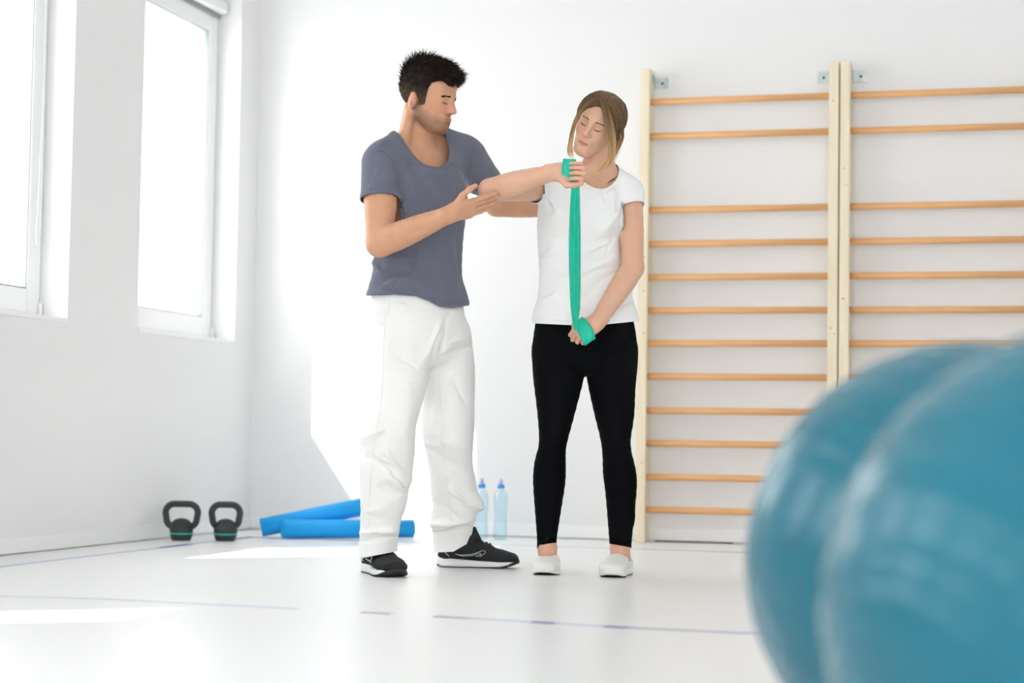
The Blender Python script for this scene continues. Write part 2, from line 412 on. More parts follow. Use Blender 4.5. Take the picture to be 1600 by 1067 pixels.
# windows
for i, (y0, y1) in enumerate(WINS):
    w = empty('window_%d' % (i+1), (XL-.12, (y0+y1)/2, WZ0)); w['kind'] = 'structure'  # window_1 to window_3 are unseen, added for key light
    gx = XL-.12; fz0 = WZ0+.018; fz1 = 2.60
    def fr(nm, xa, xb, ya, yb, za, zb, t, m, bev=.006):
        bm = bmesh.new()
        add_box(bm, (xa, ya, za), (xb, ya+t, zb), bev); add_box(bm, (xa, yb-t, za), (xb, yb, zb), bev)
        add_box(bm, (xa, ya+t*.98, za), (xb, yb-t*.98, za+t), bev); add_box(bm, (xa, ya+t*.98, zb-t), (xb, yb-t*.98, zb), bev)
        return rel(link(nm, bm_mesh(nm, bm), m, w, smooth=False))
    fr('window_frame', gx-.07, gx-.012, y0+.001, y1-.001, fz0, fz1, .055, M['pvc'])
    fr('window_sash', gx-.055, gx, y0+.014, y1-.014, fz0+.012, fz1-.012, .102, M['pvc'], .009)
    fr('window_gasket', gx-.030, gx-.006, y0+.1165, y1-.1165, fz0+.1145, fz1-.1145, .004, M['gasket'], 0)
    rel(box('window_pane', (gx-.034, y0+.117, fz0+.115), (gx-.028, y1-.117, fz1-.115), M['glass'], w))
    rel(box('window_sill', (gx-.3, y0+.0005, WZ0-.0005), (XL+.004, y1-.0005, WZ0+.017), M['sill'], w, .002))
    rel(box('top_panel', (gx-.05, y0+.001, fz1+.001), (gx-.0, y1-.001, WZ1-.001), M['pvc'], w))
    # roller blind cassette over the sash with its rolled fabric and bottom rail
    bm = bmesh.new(); add_box(bm, (gx+.0005, y0+.03, 2.585), (gx+.055, y1-.02, 2.655), .018)
    rel(link('blind_cassette', bm_mesh('c', bm), M['pvc'], w))
    rel(box('blind_bottom_rail', (gx+.006, y0+.04, 2.568), (gx+.018, y1-.03, 2.583), M['gasket'], w, .003))
    # hinge at the lower far corner
    bm = bmesh.new(); add_box(bm, (gx+.0005, y1-.03, fz0-.002), (gx+.014, y1-.012, fz0+.06), .004)
    rel(link('hinge', bm_mesh('h', bm), M['pvc'], w))
    if i != len(WINS)-1:     # blind chain hanging in a loop in front of the sash
        c = [(gx+.012, y1-.055, 2.55), (gx+.014, y1-.06, 1.9), (gx+.014, y1-.075, 1.45), (gx+.014, y1-.085, 1.28), (gx+.014, y1-.07, 1.24), (gx+.014, y1-.05, 1.27), (gx+.014, y1-.05, 1.5), (gx+.012, y1-.045, 2.55)]
        rel(tube_obj('blind_chain', catmull(c, 60), .0022, M['pvc'], w, 6))
# painted court lines on the floor
def line(n, pts, wd, m):
    V = []; F = []; P = [np.array(p, float) for p in pts]
    for i, p in enumerate(P):
        d = nrm(P[min(i+1, len(P)-1)]-P[max(i-1, 0)]); s = np.array([-d[1], d[0]])*wd/2
        for q, z in ((p+s, .0), (p+s, .0012), (p-s, .0012), (p-s, .0)): V.append((q[0], q[1], z))
    for i in range(len(P)-1):
        for k in range(3): F.append((i*4+k, i*4+k+4, i*4+k+5, i*4+k+1))
    me = bpy.data.meshes.new(n); me.from_pydata(V, [], F); me.update(); bmx = bmesh.new(); bmx.from_mesh(me); bmesh.ops.recalc_face_normals(bmx, faces=bmx.faces); bmx.to_mesh(me); bmx.free()
    return struct(link(n, me, m, smooth=False))
M['line_faint'] = mat('glare_pale_floor_line', (.58, .60, .75), .4, var=.06, vscale=3)  # same line paler still, sun wash-out put into its colour
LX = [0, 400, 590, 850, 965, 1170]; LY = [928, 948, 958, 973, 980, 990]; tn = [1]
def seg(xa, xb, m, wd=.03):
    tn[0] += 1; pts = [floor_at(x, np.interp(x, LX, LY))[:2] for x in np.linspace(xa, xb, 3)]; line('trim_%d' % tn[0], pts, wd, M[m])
for xa, xb, m in ((-160, 465, 'line_faint'), (565, 612, 'tape2'), (680, 735, 'tape2'), (735, 832, 'line_faint'), (832, 868, 'tape'), (868, 945, 'line_faint'), (945, 983, 'tape'), (983, 1330, 'tape2')): seg(xa, xb, m)  # one unbroken line; gaps and pale pieces imitate sun glare
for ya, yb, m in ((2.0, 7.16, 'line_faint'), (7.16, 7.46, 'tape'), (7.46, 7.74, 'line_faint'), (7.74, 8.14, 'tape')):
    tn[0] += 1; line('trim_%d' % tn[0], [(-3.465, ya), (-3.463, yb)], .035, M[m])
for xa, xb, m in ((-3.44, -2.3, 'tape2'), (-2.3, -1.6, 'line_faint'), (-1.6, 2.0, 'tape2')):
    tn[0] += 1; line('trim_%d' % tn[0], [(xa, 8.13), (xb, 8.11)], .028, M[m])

# ------------------------------------------------------------------ wall bars
RZ = [2.105, 1.938, 1.583, 1.42, 1.26, 1.101, .945, .787, .625, .47, .31, .155]
def wall_bars(x0, x1, label):
    t = empty('wall_bars', ((x0+x1)/2, 8.73, 0), label, 'wall bars', 'wooden wall bars')
    top = 2.262; yf, yb = 8.668, 8.785
    for s, x in ((0, x0), (1, x1-.046)):
        bm = bmesh.new(); add_box(bm, (x, yf, 0), (x+.046, yb, top), .004)
        rel(link('post', bm_mesh('post', bm), M['pine'], t, smooth=False))
    me = None
    for z in RZ:
        if me is None:
            V = []; F = []; n = 16
            for xx in (x0+.045, x1-.045):
                for k in range(n):
                    a = 2*pi*k/n; V.append((xx-(x0+x1)/2, .0145*cos(a), .0165*sin(a)))
            for k in range(n): F.append((k, (k+1) % n, n+(k+1) % n, n+k))
            F += [tuple(range(n-1, -1, -1)), tuple(range(n, 2*n))]
            me = bpy.data.meshes.new('rung'); me.from_pydata(V, [], F); me.update()
            me.materials.append(M['beech']); me.polygons.foreach_set('use_smooth', np.ones(len(me.polygons), bool))
        o = bpy.data.objects.new('rung', me); COL.objects.link(o); o.parent = t; o.location = (0, 8.70-8.73, z)
        o.rotation_euler = (0, 0, 0)
    for x, s in ((x0+.046, 1), (x1-.046, -1)):        # zinc angle brackets with rib and screw heads
        bm = bmesh.new()
        add_box(bm, (min(x, x+s*.0025), 8.72, 2.195), (max(x, x+s*.0025), 8.7985, 2.245))
        add_box(bm, (min(x, x+s*.066), 8.796, 2.185), (max(x, x+s*.066), 8.7985, 2.24))
        for v in bm.verts:
            if v.co.y < 8.75 and v.co.z < 2.2: v.co.z += .02
        b = rel(link('bracket', bm_mesh('bracket', bm), M['zinc'], t, smooth=False))
        for dz in (.0,):
            V, F = lathe([(0, 0), (.007, 0), (.006, .003), (.003, .0045), (0, .005)], 10)
            m2 = bpy.data.meshes.new('screw'); m2.from_pydata([(x+s*.038+p[0], 8.796-p[2], 2.212+dz+p[1]) for p in V], [], F); m2.update()
            o = link('screw', m2, M['dark'], b)
            o.matrix_parent_inverse = Matrix.Identity(4)
    rs = np.random.RandomState(int(abs(x0)*100))
    for x, s in ((x0, 1), (x1-.046, 1)):
        for k in range(4):
            z = rs.uniform(.2, 2.1); xx = x+rs.uniform(.012, .036)
            V, F = lathe([(0, 0), (.0045, 0), (.0035, .0006), (0, .0008)], 10)
            m2 = bpy.data.meshes.new('knot'); m2.from_pydata([(xx+p[0], yf-p[2]+.0002, z+p[1]*.7) for p in V], [], F); m2.update()
            rel(link('knot', m2, M['knot'], t))
    return t
wall_bars(-1.738, -.796, 'pine wall bars nearer the woman, with twelve orange rungs visible full width')
wall_bars(-.790, .152, 'right-hand pine wall bars cut off by the photo edge, behind the blue balls')

# ------------------------------------------------------------------ exercise balls
def ball(cx, cy, r, d, axis, label):
    c = A(cx, cy, d); c[2] = r-.001
    t = empty('exercise_ball', (c[0], c[1], 0), label, 'ball', 'blue exercise balls')
    n1, n2 = 260, 96; V = []
    ax = nrm(axis); u = nrm(np.cross(ax, [0.3, .2, 1])); v = np.cross(ax, u)
    lat = np.linspace(-pi/2+.02, pi/2-.02, n1); lon = np.linspace(0, 2*pi, n2, endpoint=False)
    rr = r+.0021*np.maximum(0, np.cos(lat*38))**6*(np.abs(lat) < 1.25)
    P = (rr*np.cos(lat))[:, None, None]*(np.cos(lon)[None, :, None]*u+np.sin(lon)[None, :, None]*v)+(rr*np.sin(lat))[:, None, None]*ax
    P = P*[1, 1, 1]; P = P.reshape(-1, 3)+c
    P[:, 2] = np.maximum(P[:, 2], .0005)
    k = np.arange(n2); k2 = (k+1) % n2; b = np.arange(n1-1)[:, None]*n2
    F = np.stack([b+k, b+k2, b+n2+k2, b+n2+k], -1).reshape(-1, 4)
    rel(link('shell', npmesh('shell', P, F), M['ball'], t))
    for s, nm in ((1, 'valve_plug'), (-1, 'pole_cap')):
        V, Fc = lathe([(0, .003), (.010, .003), (.011, 0), (.024, -.0005), (.03, -.004)], 24)
        Mx = np.stack([u, v*s, ax*s], 1); q = np.array(V)@Mx.T+c+ax*s*(r-.0005)
        me = bpy.data.meshes.new(nm); me.from_pydata([tuple(p) for p in q], [], Fc); me.update(); rel(link(nm, me, M['ballplug'] if s > 0 else M['ball'], t))
ball(1520, 880, .313, 2.59, vec(.86, -.18, .46), 'blue ribbed exercise ball farther from camera, left of the larger one')
ball(1752, 964, .3055, 1.91, vec(.80, .42, .42), 'blue exercise ball nearest the camera, cut off by the lower right corner')

# ------------------------------------------------------------------ kettlebells
def kettlebell(px, py, wd, yaw, label):
    p = floor_at(px, py); t = empty('kettlebell', (p[0], p[1], 0), label, 'kettlebell', 'kettlebells by the left wall', yaw)
    lathe_obj('body', [(0.002, .100), (.016, .0985), (.032, .092), (.044, .080), (.0515, .064), (.053, .048), (.0525, .038), (.051, .034), (.002, .034)], M['iron'], t, 40)
    lathe_obj('stripe', [(.0515, .034), (.0532, .0335), (.0532, .0285), (.0515, .028)], M['teal'], t, 40)
    lathe_obj('base', [(.002, .029), (.0512, .029), (.0508, .024), (.046, .009), (.042, .002), (.040, 0), (.002, 0)], M['iron'], t, 40)
    hw, zt, zb, rc = wd/2-.015, .163, .047, .040
    pts = [(-.034, .044), (-hw+.02, .058)]
    pts = []
    for k in range(7): a = radians(230-50*k/6); pts.append((-hw+rc+.004+rc*1.0*cos(a), zb+rc+.012+rc*sin(a)))
    for k in range(7): a = pi-pi/2*k/6; pts.append((-hw+rc+rc*cos(a), zt-rc+rc*sin(a)))
    pts += [(-p_[0], p_[1]) for p_ in pts[::-1]]
    pts = [(-.028, .050)]+pts+[(.028, .050)]
    path = catmull([(x, 0, z) for x, z in pts], 90)
    tube_obj('handle', path, .0148, M['iron'], t, 16)
kettlebell(283, 844, .177, radians(12), 'dark grey kettlebell with teal stripe, left one beside the wall')
kettlebell(352, 845, .158, radians(14), 'dark grey kettlebell with teal stripe, right one nearer the blue mats')

# ------------------------------------------------------------------ rolled mats
def mat_roll(a, b, r, label):
    a = np.asarray(a, float); b = np.asarray(b, float); w = nrm(b-a); u = nrm(np.cross(w, [0, 0, 1])); v = np.cross(w, u)
    o0 = (a+b)/2; t = empty('yoga_mat', (o0[0], o0[1], 0), label, 'yoga mat', 'rolled blue mats')
    n = 260; turns = 5.2; th = .0062; ang = np.linspace(0, turns*2*pi, n); pitch = (r-.012)/turns/(2*pi)
    ro = .012+pitch*ang; out = []
    def ring(rad, ph=0): return np.stack([rad*np.cos(ang+2.2), rad*np.sin(ang+2.2)], 1)
    o = ring(ro); i = ring(ro-th); loop = np.vstack([o, i[::-1]]); m = len(loop)
    V = [a+u*p[0]+v*p[1] for p in loop]+[b+u*p[0]+v*p[1] for p in loop]
    F = [(k, (k+1) % m, m+(k+1) % m, m+k) for k in range(m)]
    for k in range(n-1):
        F.append((k+1, k, m-1-k, m-2-k)); F.append((m+k, m+k+1, m+m-2-k, m+m-1-k))
    me = bpy.data.meshes.new('mat_sheet'); me.from_pydata([tuple(p) for p in V], [], F); me.update()
    bmx = bmesh.new(); bmx.from_mesh(me); bmesh.ops.recalc_face_normals(bmx, faces=bmx.faces); bmx.to_mesh(me); bmx.free()
    me.materials.append(M['matblue']); ob = bpy.data.objects.new('rolled_sheet', me); COL.objects.link(ob); ob.parent = t; rel(ob)
    for p in me.polygons: p.use_smooth = len(p.vertices) == 4 and abs(Vector(p.normal).dot(Vector(w))) < .5
rm = .0465
fa = floor_at(441, 842); fa[2] = rm+.0015; fb = A(643, 826, 1); 
fb = fa+nrm(floor_at(643, 841.3)-floor_at(445, 842))*.63; fb[2] = fa[2]
mat_roll(fa, fb, rm, 'rolled blue foam mat lying flat on the floor in front, showing its spiral end')
wm = nrm(np.array([fb[0]-fa[0], fb[1]-fa[1], 0])); pm = np.array([-wm[1], wm[0], 0])
ba = fa-wm*.075+pm*.118; bb = fa+wm*.525+pm*.030; ba[2] = rm+.0015; bb[2] = .178
mat_roll(ba, bb, rm, 'rolled blue foam mat propped across the other roll, its right end raised')

# ------------------------------------------------------------------ water bottles
def bottle(px, py, label):
    p = floor_at(px, py); t = empty('water_bottle', (p[0], p[1], 0), label, 'bottle', 'clear water bottles by the back wall')
    pr = [(.002, .006), (.018, .001), (.026, .0), (.0315, .005), (.0335, .014), (.0325, .028), (.0335, .034)]
    z = .04
    while z < .20:
        k = .0022 if z < .17 else .001; w = .0335-.004*math.exp(-((z-.10)/.03)**2); pr += [(w, z), (w-k, z+.006), (w, z+.012)]; z += .014
    pr += [(.0325, .207), (.029, .219), (.021, .231), (.0145, .238), (.0135, .243), (.002, .243)]
    lathe_obj('bottle_body', pr, M['pet'], t, 36)
    lathe_obj('cap', [(.002, .2435), (.0165, .2435), (.0172, .246), (.0172, .258), (.0155, .2605), (.002, .2605)], M['capblue'], t, 28)
    lathe_obj('spout', [(.002, .2607), (.0125, .2607), (.0105, .268), (.0075, .272), (.0085, .276), (.0068, .281), (.006, .287), (.002, .289)], M['spout'], t, 20)
bottle(751.5, 842, 'clear blue-tinted water bottle partly hidden behind the man\'s trouser leg')
bottle(781.5, 843, 'clear blue-tinted water bottle standing free between the man and woman')

# ------------------------------------------------------------------ people: shared builders
def rotm(yaw, pitch, roll):
    Rz = np.array([[cos(yaw), -sin(yaw), 0], [sin(yaw), cos(yaw), 0], [0, 0, 1]])
    Rx = np.array([[1, 0, 0], [0, cos(pitch), -sin(pitch)], [0, sin(pitch), cos(pitch)]])
    Ry = np.array([[cos(roll), 0, sin(roll)], [0, 1, 0], [-sin(roll), 0, cos(roll)]])
    C = np.stack([_r, np.array([-_r[1], _r[0], 0]), np.array([0, 0, 1.0])], 1)   # camera-aligned horizontal frame
    return C@Rz@Rx@Ry
class Head:
    def __init__(s, o, Mx, sc, fem):
        s.o = np.asarray(o, float); s.M = Mx; s.s = sc; s.fem = fem
    def P(s, x, y, z): return s.o+s.M@(np.array([x, y, z])*s.s)
    def loc(s, P): return ((P-s.o)@s.M)/s.s
    def ell(s, c, r, rx=0, ry=0, rz=0):
        R = np.array(Matrix.Rotation(rz, 3, 'Z')@Matrix.Rotation(ry, 3, 'Y')@Matrix.Rotation(rx, 3, 'X')); return Ell(s.P(*c), np.array(r)*s.s, s.M@R)
    def cone(s, a, b, ra, rb): return Cone(s.P(*a), s.P(*b), ra*s.s, rb*s.s)
    def skull(s):
        f = s.fem; jw = .88 if f else 1.0; zc = -.096 if f else -.089
        n = Node([s.ell((0, .012, .034), (.0745, .094, .082)), s.ell((0, -.030, .045), (.060, .058, .060)),
                  s.ell((0, -.034, -.030), (.0535 if f else .056, .058, .082)), s.ell((0, -.071 if f else -.068, zc), (.0225 if f else .025, .022, .019))], .03)
        for sg in (-1, 1):
            n.add(('u', s.cone((sg*.050*jw, -.002, -.052), (sg*.018*jw, -.064, zc-.004), .017 if f else .0235, .015 if f else .019), .03 if f else .022))
            n.add(('u', s.ell((sg*(.037 if f else .040), -.060 if f else -.062, -.026), (.018, .018, .017) if f else (.022, .020, .017)), .03 if f else .02))
        if not f: n.add(('u', s.ell((0, -.080, -.088), (.020, .014, .014)), .02))
        return n
    def build(s):
        f = s.fem; n = s.skull(); e = 0 if f else -.005; m = -.005 if f else 0
        for sg in (-1, 1):
            n.add(('u', s.cone((sg*.040, -.073, .021+e), (sg*.012, -.086, .018+e), .007 if f else .0095, .008), .014))
            n.add(('s', s.ell((sg*.031, -.101, .001+e), (.018, .017, .013)), .014))
            n.add(('u', s.ell((sg*.031, -.0755, -.001+e), (.0150, .0125, .0115)), .004))
            n.add(('u', s.cone((sg*.020, -.0895, -.0065+e), (sg*.042, -.0800, -.0045+e), .0022, .0022), .004))
        n.add(('u', s.cone((0, -.088, .016), (0, -.1085 if f else -.110, -.030), .0072 if f else .0065, .0092 if f else .0105), .012))
        n.add(('u', s.ell((0, -.112 if f else -.113, -.032), (.0088, .0085, .0078)), .006))
        for sg in (-1, 1): n.add(('u', s.ell((sg*.0115, -.0985, -.035), (.0078, .0095, .0068)), .005)); n.add(('s', s.ell((sg*.006, -.103, -.0425), (.003, .004, .003)), .003))
        n.add(('u', s.ell((0, -.088, -.064+m), (.026, .012, .018)), .014))
        n.add(('u', s.ell((.007, -.0965, -.0585+m), (.0135, .0055, .0036), ry=.16), .004)); n.add(('u', s.ell((-.007, -.0965, -.0585+m), (.0135, .0055, .0036), ry=-.16), .004))
        n.add(('u', s.ell((0, -.0955, -.0685+m), (.0155, .0060, .0046)), .004))
        n.add(('s', s.cone((-.024, -.0985, -.0622+m), (.024, -.0985, -.0622+m), .0013, .0013), .003))
        n.add(('s', s.cone((-.014, -.103, -.079+m), (.014, -.103, -.079+m), .004, .004), .010))
        for sg in (-1, 1):
            ez = 0 if f else -.010; c = (sg*.0765, .012, -.018+ez)
            ear = Node([s.ell(c, (.0062, .0185 if f else .0215, .031), rx=-.22, rz=sg*(.45 if f else .30))], .006)
            ear.add(('s', s.ell((sg*.0835, .006, -.012+ez), (.0078, .0105, .0180), rx=-.22, rz=sg*.45), .005))
            ear.add(('u', s.ell((sg*.0755, .003, -.018+ez), (.0050, .0045, .0070)), .004))
            n.add(('u', ear, .004))
        return n
def hand(W, f, n, thumb, sc, curl, spread=(.10, .03, -.04, -.12), th=None, palmw=.036, fist=False, tcurl=None):
    """W wrist, f finger direction, n palm-facing direction, thumb = side the thumb leaves from"""
    f = nrm(f); n = nrm(np.asarray(n)-f*(np.asarray(n)@f)); t = np.cross(f, n)
    if t@np.asarray(thumb) < 0: t = -t
    Lx = lambda a, b, c: W+(f*a+t*b+n*c)*sc
    palm = Node([], .014)
    kn = [(.092, .028), (.096, .009), (.091, -.010), (.083, -.028)]
    for a, b in kn:
        palm.add(Cone(Lx(.012, b*.55, 0), Lx(a-.004, b, -.002), np.array([.014, .0125])*sc, np.array([.0115, .0110])*sc, u=t))
    palm.add(Cone(Lx(.018, .018, .008), Lx(.055, .030, .010), .0155*sc, .0125*sc))
    palm.add(Cone(Lx(.018, -.018, .007), Lx(.060, -.026, .006), .0135*sc, .0110*sc))
    palm.add(Cone(Lx(-.03, 0, 0), Lx(.02, 0, 0), np.array([.027, .019])*sc, np.array([.028, .017])*sc, u=t))
    H = Node([palm], .008)
    LEN = [(.044, .026, .020), (.048, .030, .021), (.045, .028, .021), (.036, .021, .018)]
    RAD = [.0092, .0095, .0090, .0080]
    fingers = Node([], .0022); tips = []
    for i, (a, b) in enumerate(kn):
        p = Lx(a, b, 0); ang = 0; c = curl[i] if isinstance(curl[0], (tuple, list)) else curl
        fd = nrm(f+t*spread[i]); fg = Node([], .004); r = RAD[i]*sc
        for j in range(3):
            ang += c[j]; d = fd*cos(ang)+n*sin(ang); q = p+d*LEN[i][j]*sc
            fg.add(Cone(p, q, r*(1-.07*j), r*(.93-.08*j))); p = q
        fingers.add(fg); tips.append(p)
    H.add(('u', fingers, .005))
    th = th or [(.55, .75, .35), (.85, .45, .25), (.95, .15, .25)]
    p = Lx(.024, .024, .006); tg = Node([], .006); rr = [.0135, .0112, .0098, .0085]
    for j, (dv, ln) in enumerate(zip(th, (.040, .032, .026))):
        d = nrm(f*dv[0]+t*dv[1]+n*dv[2]); q = p+d*ln*sc; tg.add(Cone(p, q, rr[j]*sc, rr[j+1]*sc)); p = q
    tips.append(p); H.add(('u', tg, .006)); H.tips = tips
    return H
def chain(pts, k=.02):
    """pts: (x,y,dist,(ru,rv) or r) read from the photograph; r in metres"""
    n = Node([], k)
    for (p, r), (q, r2) in zip(pts[:-1], pts[1:]): n.add(Cone(p, q, r, r2))
    return n
def dense(pts, m=3):
    X = catmull([list(p)+list(np.atleast_1d(r)) for p, r in pts], (len(pts)-1)*m+1); return [(x[:3], x[3:]) for x in X]
def oval(pts, u, k=.005):
    n = Node([], .005); pts = dense(pts)
    for (p, r), (q, r2) in zip(pts[:-1], pts[1:]): n.add(Cone(p, q, np.array(r), np.array(r2), u=u))
    return n
def limb(*pts):
    Q = dense(pts); n = Node([], .004)
    for (p, r), (q, r2) in zip(Q[:-1], Q[1:]): n.add(Cone(p, q, float(r[0]), float(r2[0])))
    return n
def skin_colors(V, N, base, heads, red=()):
    c = np.tile(np.array(base), (len(V), 1))
    c *= (1+.03*wobble(V, 40, 3))[:, None]
    for ctr, r, a in red:
        w = a*np.exp(-((V-ctr)**2).sum(1)/(r*r)); c = c*(1-w[:, None])+np.array([.74, .36, .29])*w[:, None]
    return c
def face_colors(c, V, hd, stubble):
    q = hd.loc(V); x, y, z = q.T; z0 = z; f = (np.abs(x) < .085) & (z > -.14) & (z < .13)
    def mix(w, col):
        nonlocal c; w = np.clip(w, 0, 1)*f; c = c*(1-w[:, None])+np.array(col)*w[:, None]
    for sg in (-1, 1):
        mix(.28*np.exp(-(((x-sg*.040)/.018)**2+((z+.028)/.016)**2))*(y < -.03), (.84, .38, .30))
        mix(.28*np.exp(-(((x-sg*.031)/.018)**2+((z-.0)/.010)**2))*(y < -.05), (.50, .27, .20))
        mix(.5*np.exp(-(((x-sg*.080)/.012)**2+((z+.015)/.03)**2+((y-.012)/.02)**2)), (.85, .36, .26))
    mix(.30*np.exp(-((x/.012)**2+((z+.034)/.010)**2))*(y < -.09), (.80, .36, .30))
    if stubble:
        n = .75+.25*wobble(V, 900, 5, 8)
        jaw = np.clip((-.052-z+.55*np.clip(y+.060, 0, .06))/.024, 0, 1)*np.clip((.022-y)/.02, 0, 1)*np.clip((z+.128-.35*(y+.06))/.02, 0, 1)
        side = np.clip((.020-np.abs(y+.010))/.012, 0, 1)*np.clip((.01-z)/.02, 0, 1)*(z > -.09)*(np.abs(x) > .045)
        mou = np.exp(-((x/.026)**2+((z+.050)/.007)**2))*(y < -.085)
        mix(stubble*n*np.maximum(np.maximum(jaw, side*.9), mou*.8), (.15, .085, .05))
    z = z+(.005 if hd.fem else 0); lx = np.abs(x)/.0215
    up = (z < -.0572+.0012*np.sin(lx*3)-.004*lx**3) & (z > -.0625); lo = (z <= -.0620) & (z > -.0708+.0065*lx**2)
    m = (lx < 1) & (y < -.083) & (up | lo)
    w = np.where(m, .9 if hd.fem else .6, 0)
    mix(w, (.66, .235, .215) if hd.fem else (.60, .26, .22))
    mix(.8*(lx < 1.02)*(y < -.083)*np.exp(-((z+.0623)/.0012)**2), (.28, .09, .08))
    return c
def face_lines(hd, node, body, brow_col):
    """lashes along the lowered lids, and eyebrows made of short hairs"""
    for sg in (-1, 1):
        t = np.linspace(-1, 1, 12); P = np.array([hd.P(sg*.031+.0135*a, -.09, (0 if hd.fem else -.005)-.0052-.0018*(1-a*a)+.0008*a*sg) for a in t])
        P, G = project(node, P, 6, .0003); P = P+G*.0006
        b = tube_obj('eyelashes', P, np.clip(.0013*(1-t**4)+.0003, .0003, .002)*hd.s, M['lash'], body, 5)
        n = 80 if hd.fem else 130; u = RNG.uniform(-1, 1, n); w = RNG.uniform(-1, 1, n)
        if sg > 0 and not hd.fem: u = -np.abs(u)
        base = np.array([hd.P(sg*(.031+.019*a), -.095, .0205+(.0012 if hd.fem else -.0030)*(1-a*a)-(.002*max(a, 0) if hd.fem else .0045*a)+(.0013 if hd.fem else .0020)*b_*(1-.55*max(a, 0))) for a, b_ in zip(u, w)]); base = base-hd.M@np.array([0, 0, 0 if hd.fem else .010*hd.s])
        base, G = project(node, base, 6, -.0004)
        d = hd.M@np.array([sg*1.0, .15, .25]); L = .0075*hd.s
        p1, g1 = project(node, base+d*L*.5, 4, .0007); p2, g2 = project(node, base+d*L, 4, .0004)
        P = np.stack([base, p1, p2], 1)
        cc = np.tile(np.array(brow_col), (n, 3, 1))*RNG.uniform(.7, 1.2, (n, 1, 1))
        strands('eyebrow', P, np.array([.0007, .0007, .0002])*hd.s, cc, M['hair'], body)
def link_np(name, V, F, m, parent, col=None): return rel(link(name, npmesh(name, V, F, col), m, parent))

def stitch(nm, L, V, r, m, parent):
    """a raised seam laid on the near side of a cloth along a line read off the photograph"""
    vx, vy = to_px(V); out = []
    for x, y in catmull(L, 50):
        k = (np.abs(vx-x) < 2.5) & (np.abs(vy-y) < 2.5)
        if k.any(): out.append(A(x, y, ((V[k]-[0, 0, CAM_H])@cF).min()-r*.4))
    if len(out) > 5:
        out = np.array(out); w = np.ones(5)/5; sm = np.stack([np.convolve(np.pad(out[:, i], 2, 'edge'), w, 'valid') for i in range(3)], 1)
        o = tube_obj(nm, sm, r, m, parent, 5); o.matrix_parent_inverse = Matrix.Identity(4)

# ------------------------------------------------------------------ shoes
def shoe_frame(heel, toe):
    h = np.array([heel[0], heel[1], 0.0]); x = nrm(np.array([toe[0], toe[1], 0])-h); return h, x, np.array([-x[1], x[0], 0])
def foot_width(s, w):   # half widths left/right of the centre line along the shoe, s 0..1
    k = np.interp(s, [0, .06, .2, .42, .62, .75, .88, .96, 1], [.35, .66, .74, .66, .84, .98, .86, .52, .12]); return w/2*k
def sole_mesh(fr, L, w, zt, toespring, heelup, side, thick):
    h, x, y = fr; S = np.concatenate([np.linspace(0, .1, 7), np.linspace(.14, .86, 18), np.linspace(.9, 1, 7)])
    V = []; F = []; prof = [(1.0, 1.0, 'b'), (1.06, .72, 'b'), (1.05, .3, 'm'), (.97, .0, 't')]
    rows = []
    for s in S:
        hw = foot_width(s, w)+.002; bow = side*.010*sin(pi*min(1, max(0, (s-.3)/.7)))*L/.3
        zb = toespring*max(0, (s-.72)/.28)**2+heelup*max(0, (.1-s)/.1)**2+.0015
        ztop = np.interp(s, [0, .15, .5, .8, 1], zt)+0
        row = []
        for sg in (1, -1):
            col = [(.90, 0), (1.0, .12), (1.04, .45), (1.0, .85), (.93, 1.0)]
            pts = [(hw*a*sg+bow, zb+(ztop-zb)*b) for a, b in col]; row.append(pts)
        ring = row[0]+row[1][::-1]
        rows.append([h+x*s*L+y*a+np.array([0, 0, b]) for a, b in ring])
    n = len(rows[0]); V = [p for r in rows for p in r]
    for i in range(len(rows)-1):
        for k in range(n): F.append((i*n+k, (i+1)*n+k, (i+1)*n+(k+1) % n, i*n+(k+1) % n))
    F.append(tuple(range(n))); F.append(tuple((len(rows)-1)*n+k for k in range(n-1, -1, -1)))
    return V, F
def mk(name, V, F, m, parent, smooth=True):
    me = bpy.data.meshes.new(name); me.from_pydata([tuple(p) for p in V], [], F); me.update()
    b = bmesh.new(); b.from_mesh(me); bmesh.ops.recalc_face_normals(b, faces=b.faces); b.to_mesh(me); b.free(); return link(name, me, m, parent, smooth)
def upper_node(fr, L, w, H, side, z0):
    h, x, y = fr; n = Node([], .03)
    def pt(s, z, off=0): return h+x*s*L+y*(side*.010*sin(pi*min(1, max(0, (s-.3)/.7)))*L/.3+off)+np.array([0, 0, z])
    st = [(.10, H[0], .60), (.24, H[1], .62), (.42, H[2], .60), (.60, H[3], .78), (.76, H[4], .88), (.90, H[5], .66)]
    for (s, z, k), (s2, z2, k2) in zip(st[:-1], st[1:]):
        n.add(Cone(pt(s, (z0+z)/2), pt(s2, (z0+z2)/2), np.array([w/2*k, (z-z0)/2]), np.array([w/2*k2, (z2-z0)/2]), u=y))
    n.add(('u', Ell(pt(.86, (z0+H[5])/2*1.0), (L*.13, w/2*.80, (H[5]-z0)/2*1.12), np.stack([x, y, [0, 0, 1]], 1)), .03))
    n.add(('u', Ell(pt(.11, z0+.02), (L*.105, w/2*.66, .034), np.stack([x, y, [0, 0, 1]], 1)), .03))
    return n, pt

